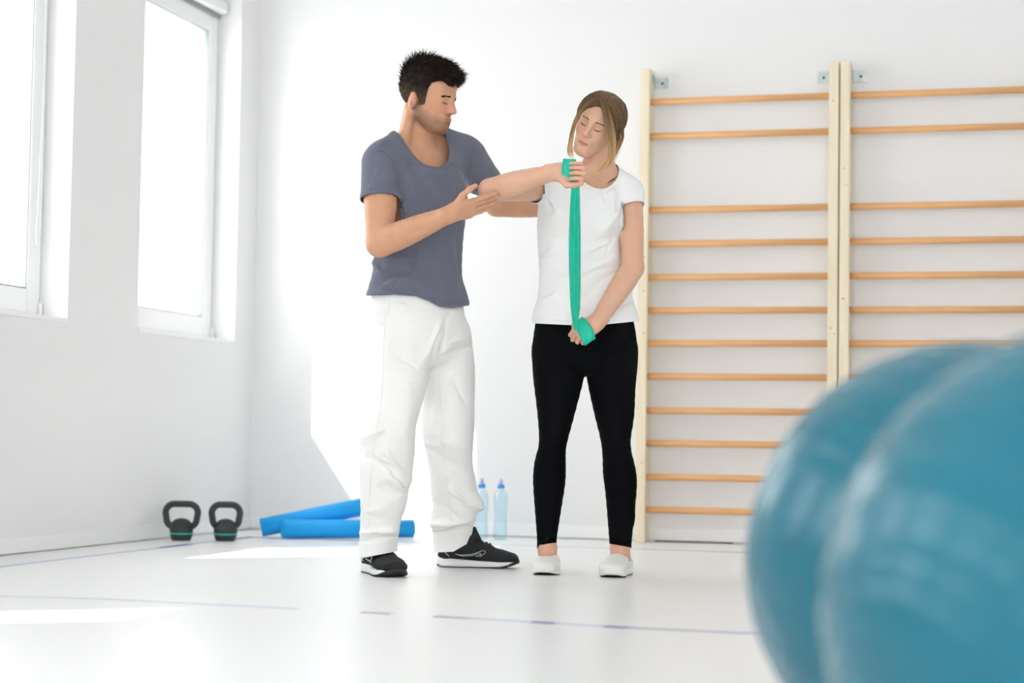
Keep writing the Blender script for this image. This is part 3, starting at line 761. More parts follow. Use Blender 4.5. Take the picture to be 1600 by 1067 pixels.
# ------------------------------------------------------------------ the man
HB = 0.003      # cell size of the sculpted skin
def man():
    fp = floor_at(640, 888)
    root = empty('person', (fp[0], fp[1], 0), 'man in slate grey T-shirt and loose white trousers supporting the woman\'s raised elbow', 'person')
    ph = radians(42); lat = vec(cos(ph), 0, sin(ph)); fro = vec(sin(ph), 0, -cos(ph))
    def torso(o, lo=True, k=.05):
        T = [(A(652, 500, 6.60), (.178-o, .132-o)), (A(651, 462, 6.60), (.190-o, .134-o)), (A(653, 420, 6.60), (.176-o, .124-o)), (A(657, 365, 6.59), (.172-o, .122-o)),
             (A(662, 305, 6.59), (.178-o, .120-o)), (A(661, 268, 6.60), (.165-o, .100-o))]
        n = oval(T, lat, k)
        n.add(('u', Cone(A(606, 252, 6.46), A(722, 240, 6.72), .060-o*.8, .056-o*.8), .05))
        n.add(('u', Cone(A(604, 240, 6.47), A(650, 205, 6.60), .046-o*.8, .050-o*.6), .05))
        n.add(('u', Cone(A(722, 230, 6.72), A(664, 205, 6.62), .042-o*.8, .046-o*.6), .05))
        n.add(('u', Ell(A(640, 300, 6.50), np.array([.075, .06, .06])-o*.5), .04))
        n.add(('u', Ell(A(694, 296, 6.60), np.array([.065, .055, .06])-o*.5), .04))
        return n
    hd = Head(A(669.5, 153.5, 6.57), rotm(radians(61), radians(12), radians(2)), 1.03, False)
    sR, eR, wR = A(594, 256, 6.45), A(593, 381, 6.37), A(704, 334, 6.22)
    sL, eL, wL = A(735, 246, 6.73), A(776, 320, 6.93), A(868, 327, 6.90)
    body = Node([torso(.028)], .03)
    body.add(('u', Cone(A(649, 228, 6.60), hd.P(0, .034, -.055), .064, .050), .03), ('u', hd.build(), .010))
    body.add(('u', Cone(A(628, 236, 6.50), hd.P(-.045, .03, -.06), .018, .016), .02))
    mx = lambda a, b, t: a+(b-a)*t
    armR = Node([limb((sR, .058), (mx(sR, eR, .45), .0555), (mx(sR, eR, .75), .049), (eR, .043)), limb((eR, .043), (mx(eR, wR, .25), .0475), (mx(eR, wR, .6), .040), (mx(eR, wR, .85), .031), (wR, .0285)),
                 Ell(mx(sR, eR, .5)+fro*.014, (.044, .044, .075))], .02)
    armL = Node([limb((sL, .056), (mx(sL, eL, .5), .050), (eL, .041)), limb((eL, .040), (mx(eL, wL, .3), .042), (mx(eL, wL, .7), .034), (wL, .028))], .02)
    body.add(('u', armR, .035), ('u', armL, .035))
    hR = hand(wR, vec(.84, .27, .40), vec(-.42, .55, .70), vec(-.2, .9, -.3), .98,
              [(.02, .10, .08), (.06, .10, .08), (.04, .14, .08), (.02, .16, .08)], spread=(.0, .0, .0, .02),
              th=[(.60, .70, .05), (.84, .50, .05), (.96, .20, .10)])
    hL = hand(wL, vec(.95, .05, .10), vec(.1, .0, -1), vec(0, 1, 0), 1.0, [(.15, .2, .1)]*4)
    body.add(('u', hR, .014), ('u', hL, .014))
    # legs: hip, knee, ankle, foot
    legs = {}
    for nm, P in (('r', [(622, 500, 6.53), (607, 690, 6.42), (594, 862, 6.47)]), ('l', [(692, 502, 6.67), (706, 690, 6.64), (700, 842, 6.80)])):
        a, b, c = (A(*p) for p in P); legs[nm] = (a, b, c)
        body.add(('u', Node([Cone(a, b, .062, .05), Cone(b, b+(c-b)*.35, .055, .056), Cone(b+(c-b)*.35, c, .056, .036)], .02), .03))
    fh = {'r': (floor_at(577, 893), floor_at(633, 905)), 'l': (floor_at(684, 885), floor_at(803, 888))}
    V, F = polygonise(body, HB); V = relax(V, F, 1, .4); V, F = largest(V, F); N = vnormals(V, F)
    c = skin_colors(V, N, (.64, .345, .21), hd, [(eR, .05, .35)]+[(t, .016, .45) for t in hR.tips])
    c = face_colors(c, V, hd, .85)
    bd = link_np('body', V, F, M['skin'], root, c)
    for q in (body,): face_lines(hd, body, bd, (.035, .022, .014))
    for o in bd.children: o.matrix_parent_inverse = Matrix.Identity(4)
    # hair: cap grown from the skull plus short strands
    sk = hd.skull()
    def hair_mask(q):     # >0 outside the hair, in head units
        x, y, z = q.T; ax = np.abs(x)
        front = .062+.010*np.sin(x*60)-z                                    # forehead line
        temple = np.interp(y, [-.09, -.060, -.045, -.034, -.028, -.008, -.003, .012, .032, .046, .11], [.062, .060, .052, .026, -.030, -.036, -.014, .008, .006, -.034, -.062])-z
        return np.where((y < -.045) & (ax < .045), np.maximum(front, -.2), temple)
    Vh, Fh = polygonise(Node([sk], .01), .0035); 
    Vh, Fh = clip(Vh, Fh, lambda P: hair_mask(hd.loc(P)))
    N = vnormals(Vh, Fh); q = hd.loc(Vh); z = q[:, 2]; y = q[:, 1]
    def thick(q):
        z, y = q[:, 2], q[:, 1]; t = np.interp(z, [-.07, -.02, .03, .055, .08, .12], [.0012, .0028, .007, .013, .019, .022])*hd.s
        return t*np.clip((.0-hair_mask(q))/.018+.12, .1, 1)+.004*np.exp(-((y+.085)/.02)**2)*(z > .05)
    Vc = Vh+N*(thick(q)*(1+.25*wobble(Vh, 260, 4, 10)))[:, None]
    hc = np.tile(np.array([.018, .013, .010]), (len(Vc), 1)); side = np.clip((.03-z)/.06, 0, 1)[:, None]; hc = hc*(1-side)+np.array([.13, .088, .06])*side
    V2, F2 = shell(Vc, Fh, .004, N); hair = link_np('hair', V2, F2, M['hair'], root, np.vstack([hc, hc]))
    ids = RNG.choice(len(Vh), 9000); P0 = Vh[ids]; n0 = N[ids]; q0 = q[ids]; t0 = thick(q0)[:, None]
    comb = (hd.M@np.array([.12, -1, .05])); up = (hd.M@np.array([0, 0, 1]))
    crown = np.clip((q0[:, 1]-.0)/.05, 0, 1)[:, None]; low = np.clip((.045-q0[:, 2])/.05, 0, 1)[:, None]
    d = comb*(1-crown)*(1-low)+up*crown*.8*(1-low)+(-up*.9+comb*-.2)*low
    d = d-n0*(d*n0).sum(1)[:, None]*.8+RNG.normal(size=P0.shape)*.30; d = nrm_rows(d)
    L = (t0*1.0+.003+.009*(q0[:, 2:3] > .05))*RNG.uniform(.6, 1.15, (len(ids), 1))
    base = P0+n0*t0*.55
    PT = np.stack([base, base+d*L*.5+n0*t0*.42, base+d*L+n0*t0*.50+n0*L*(.03+.20*crown)*(1-low)], 1)
    lw = (low**1.5)[:, :, None]; cc = (np.array([.12, .08, .055])*lw+np.array([.022, .015, .011])*(1-lw))*RNG.uniform(.5, 1.8, (len(ids), 1, 1))*np.ones((1, 3, 1))
    st = strands('hair_strands', PT, np.array([.0011, .0010, .0002]), cc, M['hair'], hair); st.matrix_parent_inverse = Matrix.Identity(4)
    # T-shirt
    T0 = torso(.0); CR = Cone(sR, sR+(eR-sR)*.60, .066, .071); CL = Cone(sL, sL+(eL-sL)*.60, .062, .064)
    sh = Node([T0], .05)
    sh.add(('u', CR, .035), ('u', CL, .035))
    sh.add(('u', Ell(A(655, 470, 6.60), (.192, .135, .10), np.stack([lat, fro, [0, 0, 1]], 1)), .04))
    aR, aL = nrm(eR-sR), nrm(eL-sL)
    Rp, Lp = A(592, 312, 6.41), A(752, 279, 6.84)
    nk = A(655, 214, 6.56)+fro*.030; nM = np.stack([lat, nrm(fro*.9+np.array([0, 0, -.55])), nrm(np.cross(lat, nrm(fro*.9+np.array([0, 0, -.55]))))], 1)
    neck = Ell(A(655, 212, 6.56)+fro*.035, (.104, .155, .098), nM)
    def g(P):
        td = T0.pts(P); ga = np.where((CR.f(P) < td) & (td > .016), (P-Rp)@aR, -1); gb = np.where((CL.f(P) < td) & (td > .014), (P-Lp)@aL-.004, -1)
        x, y = to_px(P)
        hem = (y-np.interp(x, [560, 573, 600, 615, 651, 670, 687, 706, 728, 745], [461, 462, 461, 460, 463, 470, 479, 481, 478, 476]))*.00227
        gn = -neck.f(P)
        return np.maximum(np.maximum(ga, gb), np.maximum(hem, gn))
    V, F = polygonise(sh, .004); V = relax(V, F, 2); N = vnormals(V, F)
    z = V[:, 2]
    V = V+N*(.0035*wobble(V*[1, 1, .5], 26, 11, 7)+.0025*wobble(V*[.8, .8, 1.6], 55, 12, 6)*np.clip((1.12-z)/.25, 0, 1))[:, None]
    V = folds(V, vnormals(V, F), F, [
        (640, 255, 700, 330, 9, -.004), (698, 228, 712, 300, 8, .004), (672, 250, 690, 345, 9, .004), (612, 250, 626, 300, 6, -.003), (620, 240, 652, 300, 8, .004),
        (590, 425, 660, 445, 6, .008), (585, 440, 640, 428, 5, -.006), (578, 400, 596, 425, 5, .006), (596, 452, 620, 436, 4, .007), (620, 455, 690, 472, 6, -.005), (640, 440, 700, 470, 6, .006),
        (690, 340, 716, 470, 7, .005), (712, 350, 722, 470, 6, -.004), (655, 350, 640, 430, 14, -.005), (600, 405, 660, 400, 7, .004), (575, 300, 600, 250, 6, .003), (640, 265, 668, 268, 6, .003)])
    V, F = clip(V, F, g, 6); V, F = largest(V, F); N = vnormals(V, F)
    # turned hems and the neck rib stand slightly proud
    gv = g(V); V = V+N*(.0022*((gv > -.017) & (gv < -.001)))[:, None]
    V2, F2 = shell(V, F, .0035); tee = link_np('t_shirt', V2, F2, M['tee_grey'], root)
    for L in ([(590, 235), (602, 238), (616, 254), (623, 274), (623, 296)], [(590, 236), (598, 224), (606, 214)], [(738, 234), (736, 250), (733, 272)]): stitch('seam', L, V, .0009, M['tee_grey'], tee)
    # trousers
    tr = Node([oval([(A(652, 415, 6.60), (.165, .112)), (A(652, 462, 6.60), (.180, .124)), (A(653, 505, 6.60), (.186, .136)), (A(655, 545, 6.60), (.182, .135))], lat, .04)], .03)
    def leg(pts, u, k=.035):
        n = Node([], .004); Q = []
        for xl, xr, y, d in pts: Q.append((A((xl+xr)/2, y, d), (xr-xl)/2*d/FPX))
        Q = [(p, r[0]) for p, r in dense(Q)]
        for (p, r), (q_, r2) in zip(Q[:-1], Q[1:]): n.add(Cone(p, q_, np.array([r, r*.98]), np.array([r2, r2*.98]), u=u))
        return n
    tr.add(('u', leg([(576, 662, 540, 6.54), (577, 671, 575, 6.51), (579, 664, 610, 6.47), (573, 652, 650, 6.44), (566, 648, 680, 6.42), (562, 646, 720, 6.42), (563, 637, 774, 6.43), (564, 624, 822, 6.45), (561, 621, 850, 6.46), (561, 622, 872, 6.46)], cR), .03))
    tr.add(('u', leg([(656, 735, 520, 6.66), (658, 742, 575, 6.66), (660, 742, 620, 6.65), (659, 741, 672, 6.65), (668, 738, 715, 6.67), (673, 744, 760, 6.71), (675, 748, 790, 6.74), (672, 740, 815, 6.77), (676, 737, 838, 6.79), (678, 735, 866, 6.80)], cR), .03))
    hemR = A(592, 866, 6.46); 
    def g2(P):
        x, y = to_px(P); lft = x < np.interp(y, [600, 670, 900], [676, 652, 652])
        # cuffs: rear edge drops toward the heel
        zR = np.interp(x, [555, 570, 622, 640], [874, 871, 861, 859]); zL = np.interp(x, [660, 680, 708, 729, 734, 750], [863, 863, 862, 850, 838, 822])
        gg = np.where(lft, (y-zR), (y-zL))*.0022
        waist = (P[:, 2]-A(651, 432, 6.6)[2])
        return np.maximum(gg, waist)
    V, F = polygonise(tr, .0045); V = relax(V, F, 2); N = vnormals(V, F)
    z = V[:, 2]; V = V+N*(.004*wobble(V*[1, 1, .35], 24, 21, 7)*np.clip((1.0-z)/.2, 0.2, 1)+.003*wobble(V*[.8, .8, 1.3], 50, 22, 6)*np.clip((.55-z)/.3, 0, 1))[:, None]
    V = folds(V, vnormals(V, F), F, [
        (608, 470, 590, 520, 7, -.005), (610, 540, 650, 575, 10, -.006), (655, 575, 690, 500, 9, .009), (700, 490, 690, 560, 6, -.010), (702, 535, 735, 520, 8, .006),
        (690, 560, 740, 540, 8, -.006), (620, 470, 650, 470, 8, -.004), (575, 560, 590, 640, 10, -.008), (566, 690, 600, 672, 8, .012), (575, 712, 640, 745, 9, -.009), (600, 700, 640, 760, 10, .010),
        (590, 760, 636, 770, 8, -.010), (612, 740, 640, 765, 6, -.008), (570, 800, 610, 790, 8, .006), (565, 845, 620, 838, 3, -.008), (562, 833, 622, 828, 6, .010),
        (665, 700, 730, 745, 10, -.009), (690, 690, 738, 700, 10, .006), (700, 760, 745, 800, 10, .012), (735, 770, 748, 800, 8, .014), (672, 820, 736, 812, 5, .014), (676, 832, 738, 822, 3.5, -.012), (680, 780, 720, 812, 9, -.006), (670, 600, 668, 660, 6, -.008),
        (706, 590, 735, 640, 10, -.005), (640, 600, 630, 680, 12, .006)])
    V, F = clip(V, F, g2, 5); V, F = largest(V, F); V2, F2 = shell(V, F, .004); tro = link_np('trousers', V2, F2, M['trouser'], root)
    # side-seam and cuff stitching, fly
    for nm, L in (('side_seam', [(603, 468), (600, 520), (598, 590), (592, 650), (584, 700), (578, 760), (574, 830)]), ('inner_seam', [(687, 590), (690, 650), (695, 710), (700, 770), (705, 815)]),
                  ('pocket_seam', [(609, 466), (604, 492), (596, 510)]), ('fly_seam', [(702, 486), (701, 512), (697, 534)])): stitch(nm, L, V, .0011, M['trouser'], tro)
    # running shoes
    for k, side in (('r', -1), ('l', 1)):
        hp, tp = fh[k]; L = .305; fr = shoe_frame(hp, tp); w = .108
        sr = bpy.data.objects.new('running_shoe', None)
        Vv, Ff = sole_mesh(fr, L, w, [.040, .034, .026, .024, .026], .022, .012, side, 0)
        so = rel(mk('sole', Vv, Ff, M['shoe_wht'], root))
        so.name = 'shoe_sole'
        n, pt = upper_node(fr, L, w*.97, [.078, .078, .108, .082, .061, .050], side, .020)
        ank = legs[k][2]; n.add(('s', Cone(pt(.20, .072), pt(.22, .16), np.array([.042, .027]), np.array([.050, .034]), u=fr[1]), .012))
        n.add(('u', Cone(pt(.45, .088), pt(.375, .140), np.array([.030, .012]), np.array([.028, .009]), u=fr[1]), .008))
        V, F = polygonise(n, .003); V = relax(V, F, 1); V = V[:]; V[:, 2] = np.maximum(V[:, 2], .018)
        up = link_np('shoe', V, F, M['shoe_blk'], root); up['label'] = 'black running shoe upper with white sole'
        so.parent = up; so.matrix_parent_inverse = Matrix.Identity(4)
        def surf(s, zz, off):   # point on the upper's side
            P = np.array([pt(s, zz, off)]); P, _ = project(n, P, 8, .0008); return P[0]
        sub = []
        for off in ((-.06, .06)):
            lg = [(.245, .052), (.32, .044), (.42, .046), (.50, .060), (.56, .070), (.60, .068), (.60, .060), (.57, .048), (.52, .036)]
            lg2 = [(.28, .046), (.34, .038), (.42, .040), (.49, .050), (.53, .056), (.545, .052), (.52, .044), (.47, .036)]
            for q_ in (lg, lg2): sub.append(tube_obj('silver_line', [surf(s, zz, off) for s, zz in catmull(q_, 40)], .0011, M['logo'], up, 5))
            sub.append(tube_obj('silver_line', [surf(s, zz, off) for s, zz in catmull([(.085, .068), (.12, .054), (.16, .040)], 14)], .0013, M['logo'], up, 5))
        for i in range(5):
            s = .46+.042*i; P = []
            for t in np.linspace(-1, 1, 11): P.append(pt(s+.012*(i % 2)*t, .11, t*.024))
            P = np.array(P); P[:, 2] = np.interp(s, [.46, .64], [.105, .080]); P, G = project(n, P, 8, .001); sub.append(tube_obj('laces', P+G*.0012, .0023, M['shoe_blk'], up, 6))
        # dark outsole and toe guard
        b0 = sole_mesh(fr, L*1.004, w*1.02, [.006, .006, .006, .010, .034], .020, .010, side, 0)
        Vo = np.array(b0[0]); Vo[:, 2] = np.maximum(Vo[:, 2]-.0016, .0004); sub.append(mk('outsole', Vo, b0[1], M['outsole'], up))
        tb = tube_obj('tongue_lining', catmull([pt(.33, .100, .012*side*-1), pt(.345, .114, .012*side*-1), pt(.36, .126, .010*side*-1)], 8), .0055, M['lime'], up, 8); sub.append(tb)
        for o in sub: o.matrix_parent_inverse = Matrix.Identity(4)
    return dict(hR=hR)
import time as _t; _t0 = _t.time()
man(); print('man', _t.time()-_t0)

# ------------------------------------------------------------------ the woman
def woman():
    fp = floor_at(908, 893)
    root = empty('person', (fp[0], fp[1], 0), 'woman in white T-shirt, black leggings and white slip-ons stretching a green band', 'person')
    ph = radians(10); lat = vec(cos(ph), 0, sin(ph)); fro = vec(sin(ph), 0, -cos(ph)); ux = np.stack([lat, fro, [0, 0, 1]], 1)
    def torso(o, k=.05):
        T = [(A(914, 545, 6.60), (.180-o, .118-o)), (A(915, 500, 6.60), (.176-o, .116-o)), (A(914, 462, 6.60), (.166-o, .110-o)), (A(909, 420, 6.60), (.148-o, .100-o)), (A(906, 380, 6.60), (.146-o, .102-o)),
             (A(906, 340, 6.60), (.148-o, .104-o)), (A(912, 306, 6.60), (.150-o, .090-o))]
        n = oval(T, lat, k)
        n.add(('u', Cone(A(866, 292, 6.575), A(976, 297, 6.63), .046-o*.7, .046-o*.7), .04))
        n.add(('u', Cone(A(972, 289, 6.63), A(944, 262, 6.61), .034-o*.6, .042-o*.6), .04))
        n.add(('u', Cone(A(872, 284, 6.58), A(926, 262, 6.60), .032-o*.6, .042-o*.6), .04))
        for x in (879, 933): n.add(('u', Ell(A(x, 346, 6.60)+fro*.068, np.array([.060, .048, .056])-o*.6, ux), .04))
        return n
    hd = Head(A(935, 194.5, 6.58), rotm(radians(-22), radians(13), radians(27)), .945, True)
    sR, eR, wR = A(856, 294, 6.55), A(765, 297, 6.35), A(866, 269, 6.24)
    sL, eL, wL = A(984, 302, 6.63), A(989, 419, 6.53), A(934, 502, 6.405)
    body = Node([torso(.017)], .03)
    body.add(('u', Cone(A(936, 270, 6.62), hd.P(0, .030, -.055), .052, .043), .035), ('u', hd.build(), .010))
    mx = lambda a, b, t: a+(b-a)*t
    armR = Node([limb((sR, .041), (mx(sR, eR, .5), .043), (eR, .037)), limb((eR, .0365), (mx(eR, wR, .3), .041), (mx(eR, wR, .65), .035), (mx(eR, wR, .9), .027), (wR, .026))], .015)
    armL = Node([limb((sL, .044), (mx(sL, eL, .5), .0435), (mx(sL, eL, .8), .039), (eL, .0365)), limb((eL, .037), (mx(eL, wL, .28), .0405), (mx(eL, wL, .65), .034), (wL, .0275))], .015)
    body.add(('u', armR, .03), ('u', armL, .03))
    fR, nR, tR = nrm(vec(.97, -.05, -.10)), vec(-.15, .10, -1), vec(0, -1, -.1)
    hR = hand(wR, fR, nR, tR, .93, [(1.25, 1.55, .95), (1.28, 1.60, .95), (1.25, 1.55, 1.0), (1.2, 1.5, .9)], spread=(.0, .0, .0, .0),
              th=[(.62, .62, .45), (.93, .05, .36), (.95, -.25, .15)])
    fL, nL, tL = nrm(vec(-.74, -.52, -.10)), vec(-.05, -.35, .93), vec(-.5, .85, .1)
    hL = hand(wL, fL, nL, tL, .90, [(1.15, 1.5, .9), (1.2, 1.5, .9), (1.25, 1.5, .9), (1.3, 1.45, .9)], spread=(.0, .0, .0, .0),
              th=[(.70, .55, .45), (.75, .15, .65), (.5, -.45, .75)])
    body.add(('u', hR, .012), ('u', hL, .012))
    def leg(pts, k=.03):
        n = Node([], .004); Q = [(A((xl+xr)/2, y, d), (xr-xl)/2*d/FPX) for xl, xr, y, d in pts]; Q = [(p, r[0]) for p, r in dense(Q)]
        for (p, r), (q_, r2) in zip(Q[:-1], Q[1:]): n.add(Cone(p, q_, np.array([r, r*1.05]), np.array([r2, r2*1.05]), u=cR))
        return n
    LR = [(831, 917, 545, 6.60), (832, 914, 572, 6.59), (834, 909.5, 600, 6.585), (840, 896, 652, 6.57), (842, 885, 695, 6.565), (835, 884, 725, 6.585), (833, 883, 755, 6.60), (836, 876, 800, 6.63), (839, 870, 840, 6.645), (839, 869, 865, 6.65)]
    LL = [(912, 997, 545, 6.60), (914.5, 996, 572, 6.61), (920, 993, 605, 6.60), (930, 991, 650, 6.585), (940, 985, 695, 6.57), (942, 993, 735, 6.60), (945, 995, 760, 6.61), (949, 991, 805, 6.63), (952, 987, 845, 6.645), (953, 986, 865, 6.65)]
    shr = lambda L, a: [(xl+a, xr-a, y, d) for xl, xr, y, d in L]
    for L, hx in ((LR, 864), (LL, 967)):
        body.add(('u', leg(shr(L, 4.0)), .02))
    fh = ((floor_at(860, 892), floor_at(847, 899.5), 856, 1), (floor_at(976, 896), floor_at(955, 903.5), 968, -1))
    for hp, tp, ax, sd in fh:
        d = nrm(tp-hp); an = A(ax, 856, 6.64)
        body.add(('u', Cone(hp+d*.06+np.array([0, 0, .045]), hp+d*.17+np.array([0, 0, .035]), .027, .024), .02), ('u', Cone(an, hp+d*.055+np.array([0, 0, .05]), .030, .030), .02))
        body.add(('u', Cone(an+np.array([0, 0, .0]), hp+d*.11+np.array([0, 0, .045]), .026, .024), .02))
    V, F = polygonise(body, HB); V = relax(V, F, 1, .4); V, F = largest(V, F); N = vnormals(V, F)
    c = skin_colors(V, N, (.71, .425, .295), hd, [(eR, .045, .35), (eL, .05, .22), (wL, .05, .15), (A(855, 868, 6.6), .05, .45), (A(968, 868, 6.6), .05, .45)]+[(t, .016, .35) for t in hR.tips+hL.tips])
    c = face_colors(c, V, hd, 0)
    bd = link_np('body', V, F, M['skin'], root, c); face_lines(hd, body, bd, (.13, .075, .04))
    for o in bd.children: o.matrix_parent_inverse = Matrix.Identity(4)
    # hair: centre parting, swept back over the ears into a low knot, loose locks at the front
    sk = hd.skull(); part = lambda q: np.abs(q[:, 0]-.006)
    def hm(q):
        x, y, z = q.T; ax = np.abs(x-.004)
        front = np.interp(ax, [0, .02, .045, .062, .074, .10], [.078, .070, .050, .024, -.02, -.07])
        side = np.interp(y, [-.10, -.060, -.048, -.030, -.010, .012, .035, .11], [.070, .052, .004, -.030, -.036, -.022, -.045, -.058])
        return np.where(y < -.052, front, side)-z
    Vh, Fh = polygonise(Node([sk], .01), .0032); Vh, Fh = clip(Vh, Fh, lambda P: hm(hd.loc(P))); N = vnormals(Vh, Fh); q = hd.loc(Vh)
    t = .013*np.clip(-hm(q)/.03+.15, .08, 1)*(1-.75*np.exp(-(part(q)/.006)**2)*(q[:, 1] < .03)*(q[:, 2] > .03))*np.interp(q[:, 2], [-.06, .0, .06, .1], [.9, 1.15, 1, .75])
    Vc = Vh+N*t[:, None]
    root_c, mid_c, tip_c = np.array([.15, .088, .047]), np.array([.26, .155, .08]), np.array([.82, .56, .29])
    def hcol(z): w = np.clip((.02-z)/.10, 0, 1)[..., None]; return root_c*(1-w)+(mid_c*.6+tip_c*.4)*w
    V2, F2 = shell(Vc, Fh, .005, N); c0 = hcol(q[:, 2]); hair = link_np('hair', V2, F2, M['hairf'], root, np.vstack([c0, c0]))
    # strands following the comb direction
    S, K = 5200, 14; sg = RNG.choice([-1, 1], S); start = np.stack([.004+sg*RNG.uniform(.001, .012, S), RNG.uniform(-.070, .085, S), np.zeros(S)], 1)
    capn = lambda P, off: project(Node([sk], .01), P, 4, off)
    st = start.copy(); st[:, 2] = .10
    ctl = np.stack([.004+sg*.086, RNG.uniform(-.035, .055, S)+(start[:, 1])*.30, RNG.uniform(.005, .035, S)], 1)
    end = np.stack([.004+sg*RNG.uniform(.0, .03, S), RNG.uniform(.080, .095, S), RNG.uniform(-.068, -.040, S)], 1)
    u = np.linspace(0, 1, K)[None, :, None]; PT = (1-u)**2*st[:, None]+2*u*(1-u)*ctl[:, None]+u*u*end[:, None]
    Pw = hd.o+(PT.reshape(-1, 3)@hd.M.T)*hd.s; offs = np.repeat(RNG.uniform(.004, .0150, S), K)*np.tile(np.interp(np.linspace(0, 1, K), [0, .12, .5, 1], [.25, .9, 1.15, .9]), S)
    Pp, _ = capn(Pw, 0); _, G = capn(Pp, 0); Pp = Pp+G*offs[:, None]; ql = hd.loc(Pp)
    ok = (hm(ql).reshape(S, K) < .010).all(1)
    Pp = Pp.reshape(S, K, 3)[ok]; cc = hcol(ql[:, 2]).reshape(S, K, 3)[ok]*RNG.uniform(.45, 2.0, (ok.sum(), 1, 1))
    so = strands('hair_strands', Pp, np.array([.0008]*(K-2)+[.0006, .0002]), cc, M['hairf'], hair); so.matrix_parent_inverse = Matrix.Identity(4)
    # the knot at the nape
    kc = hd.P(.030, .078, -.060); n = Node([Ell(kc, np.array([.034, .028, .034])*hd.s, hd.M), Ell(hd.P(.034, .064, -.082), np.array([.022, .02, .022]), hd.M)], .012)
    V, F = polygonise(n, .003); cq = hcol(hd.loc(V)[:, 2]-.02)*(1+.3*wobble(V, 700, 2)[:, None]); o = link_np('hair_knot', V, F, M['hairf'], hair, cq); o.matrix_parent_inverse = Matrix.Identity(4)
    # loose locks
    def lock(name, pts, n, r0, spread, tipw=.5, d=6.45, seed=1):
        rs = np.random.RandomState(seed); base = catmull([A(*p) for p in pts], 16); P = []
        w = np.interp(np.linspace(0, 1, 16), [0, .5, 1], [1, .9, tipw])[:, None]
        for i in range(n):
            o = rs.normal(size=3)*spread; o2 = rs.normal(size=3)*spread*.7; cut = rs.uniform(.82, 1.0)
            q = base+o*w+o2*np.sin(np.linspace(0, 2.5, 16))[:, None]; ii = np.linspace(0, 15*cut, 16); q = np.stack([np.interp(ii, np.arange(16), q[:, k]) for k in range(3)], 1); P.append(q)
        P = np.array(P); t = np.linspace(0, 1, 16)[None, :, None]; c = root_c*1.3*(1-t)**2+mid_c*1.3*2*t*(1-t)+tip_c*t*t; c = c+(tip_c-c)*np.clip(t*1.3-.25, 0, 1)*.8; c = c*rs.uniform(.55, 1.5, (n, 1, 1))
        o = strands(name, P, np.concatenate([np.full(13, r0), [r0*.8, r0*.5, r0*.15]]), c, M['hairf'], hair); o.matrix_parent_inverse = Matrix.Identity(4)
    lock('front_lock', [(938, 158, 6.465), (945, 176, 6.46), (948, 197, 6.465), (949, 216, 6.475), (954, 233, 6.50), (952, 248, 6.51), (940, 265, 6.52), (925, 278, 6.51)], 130, .0008, .0030, .6)
    lock('front_lock', [(941, 157, 6.465), (950, 178, 6.47), (955, 202, 6.48), (957, 226, 6.50), (956, 246, 6.53), (948, 262, 6.54)], 90, .0009, .0045, .5, seed=5)
    lock('side_lock', [(928, 154, 6.47), (913, 165, 6.475), (902, 182, 6.49), (895, 202, 6.52), (892, 220, 6.53), (889, 235, 6.53), (892, 246, 6.53)], 90, .0008, .0028, 1.1, seed=2)
    lock('side_lock', [(902, 186, 6.50), (893, 208, 6.52), (893, 228, 6.53), (896, 250, 6.53)], 20, .0007, .0022, .6, seed=3)
    lock('nape_lock', [(962, 204, 6.62), (966, 218, 6.64), (963, 234, 6.65), (956, 250, 6.64), (952, 266, 6.62)], 50, .0008, .0045, .9, seed=4)
    lock('nape_lock', [(971, 198, 6.62), (972, 214, 6.63), (966, 230, 6.64), (960, 242, 6.64)], 40, .0008, .0040, .8, seed=9)
    # T-shirt
    T0 = torso(-.004); CL = Cone(sL, sL+(eL-sL)*.40, .052, .055); CR = Cone(sR, sR+(eR-sR)*.42, .053, .053)
    sh = Node([T0], .05).add(('u', CL, .03), ('u', CR, .03))
    sh.add(('u', Ell(A(915, 497, 6.60), (.184, .126, .075), ux), .04))
    aL, aR = nrm(nrm(eL-sL)+cR*.26), nrm(eR-sR); Lp, Rp = A(993, 326, 6.63), A(836, 294, 6.5)
    nn = nrm(fro*.9+np.array([0, 0, -.5])); l2 = nrm(lat); neck = Ell(A(931, 257, 6.60)+fro*.03, (.083, .13, .078), np.stack([l2, nn, np.cross(l2, nn)], 1))
    def g(P):
        td = T0.pts(P); ga = np.where((CL.f(P) < td) & (td > .012), (P-Lp)@aL, -1); gb = np.where((CR.f(P) < td) & (td > .012), (P-Rp)@aR, -1)
        x, y = to_px(P); hem = (y-np.interp(x, [830, 893, 940, 994], [505, 508, 507.5, 502]))*.00227
        return np.maximum(np.maximum(ga, gb), np.maximum(hem, -neck.f(P)))
    V, F = polygonise(sh, .004); V = relax(V, F, 2); N = vnormals(V, F)
    V = V+N*(.003*wobble(V*[1, 1, .6], 28, 31, 7))[:, None]
    V = folds(V, vnormals(V, F), F, [
        (966, 334, 930, 372, 7, .005), (968, 345, 945, 400, 6, -.004), (964, 372, 900, 402, 8, .004), (970, 400, 880, 440, 9, .004), (966, 420, 905, 470, 8, -.004), (846, 300, 866, 330, 6, -.005), (852, 300, 880, 345, 7, .005),
        (846, 400, 880, 380, 8, .004), (850, 440, 900, 420, 8, -.003), (845, 470, 880, 455, 7, .004), (960, 330, 955, 290, 6, .004), (950, 470, 990, 455, 6, .006), (955, 480, 992, 470, 4, -.004), (900, 300, 905, 340, 8, .003), (940, 292, 935, 330, 7, .003)])
    V, F = clip(V, F, g, 6); V, F = largest(V, F); N = vnormals(V, F); gv = g(V); V = V+N*(.0012*((gv > -.022) & (gv < -.016)))[:, None]
    V2, F2 = shell(V, F, .003); link_np('t_shirt', V2, F2, M['tee_white'], root)
    st = []
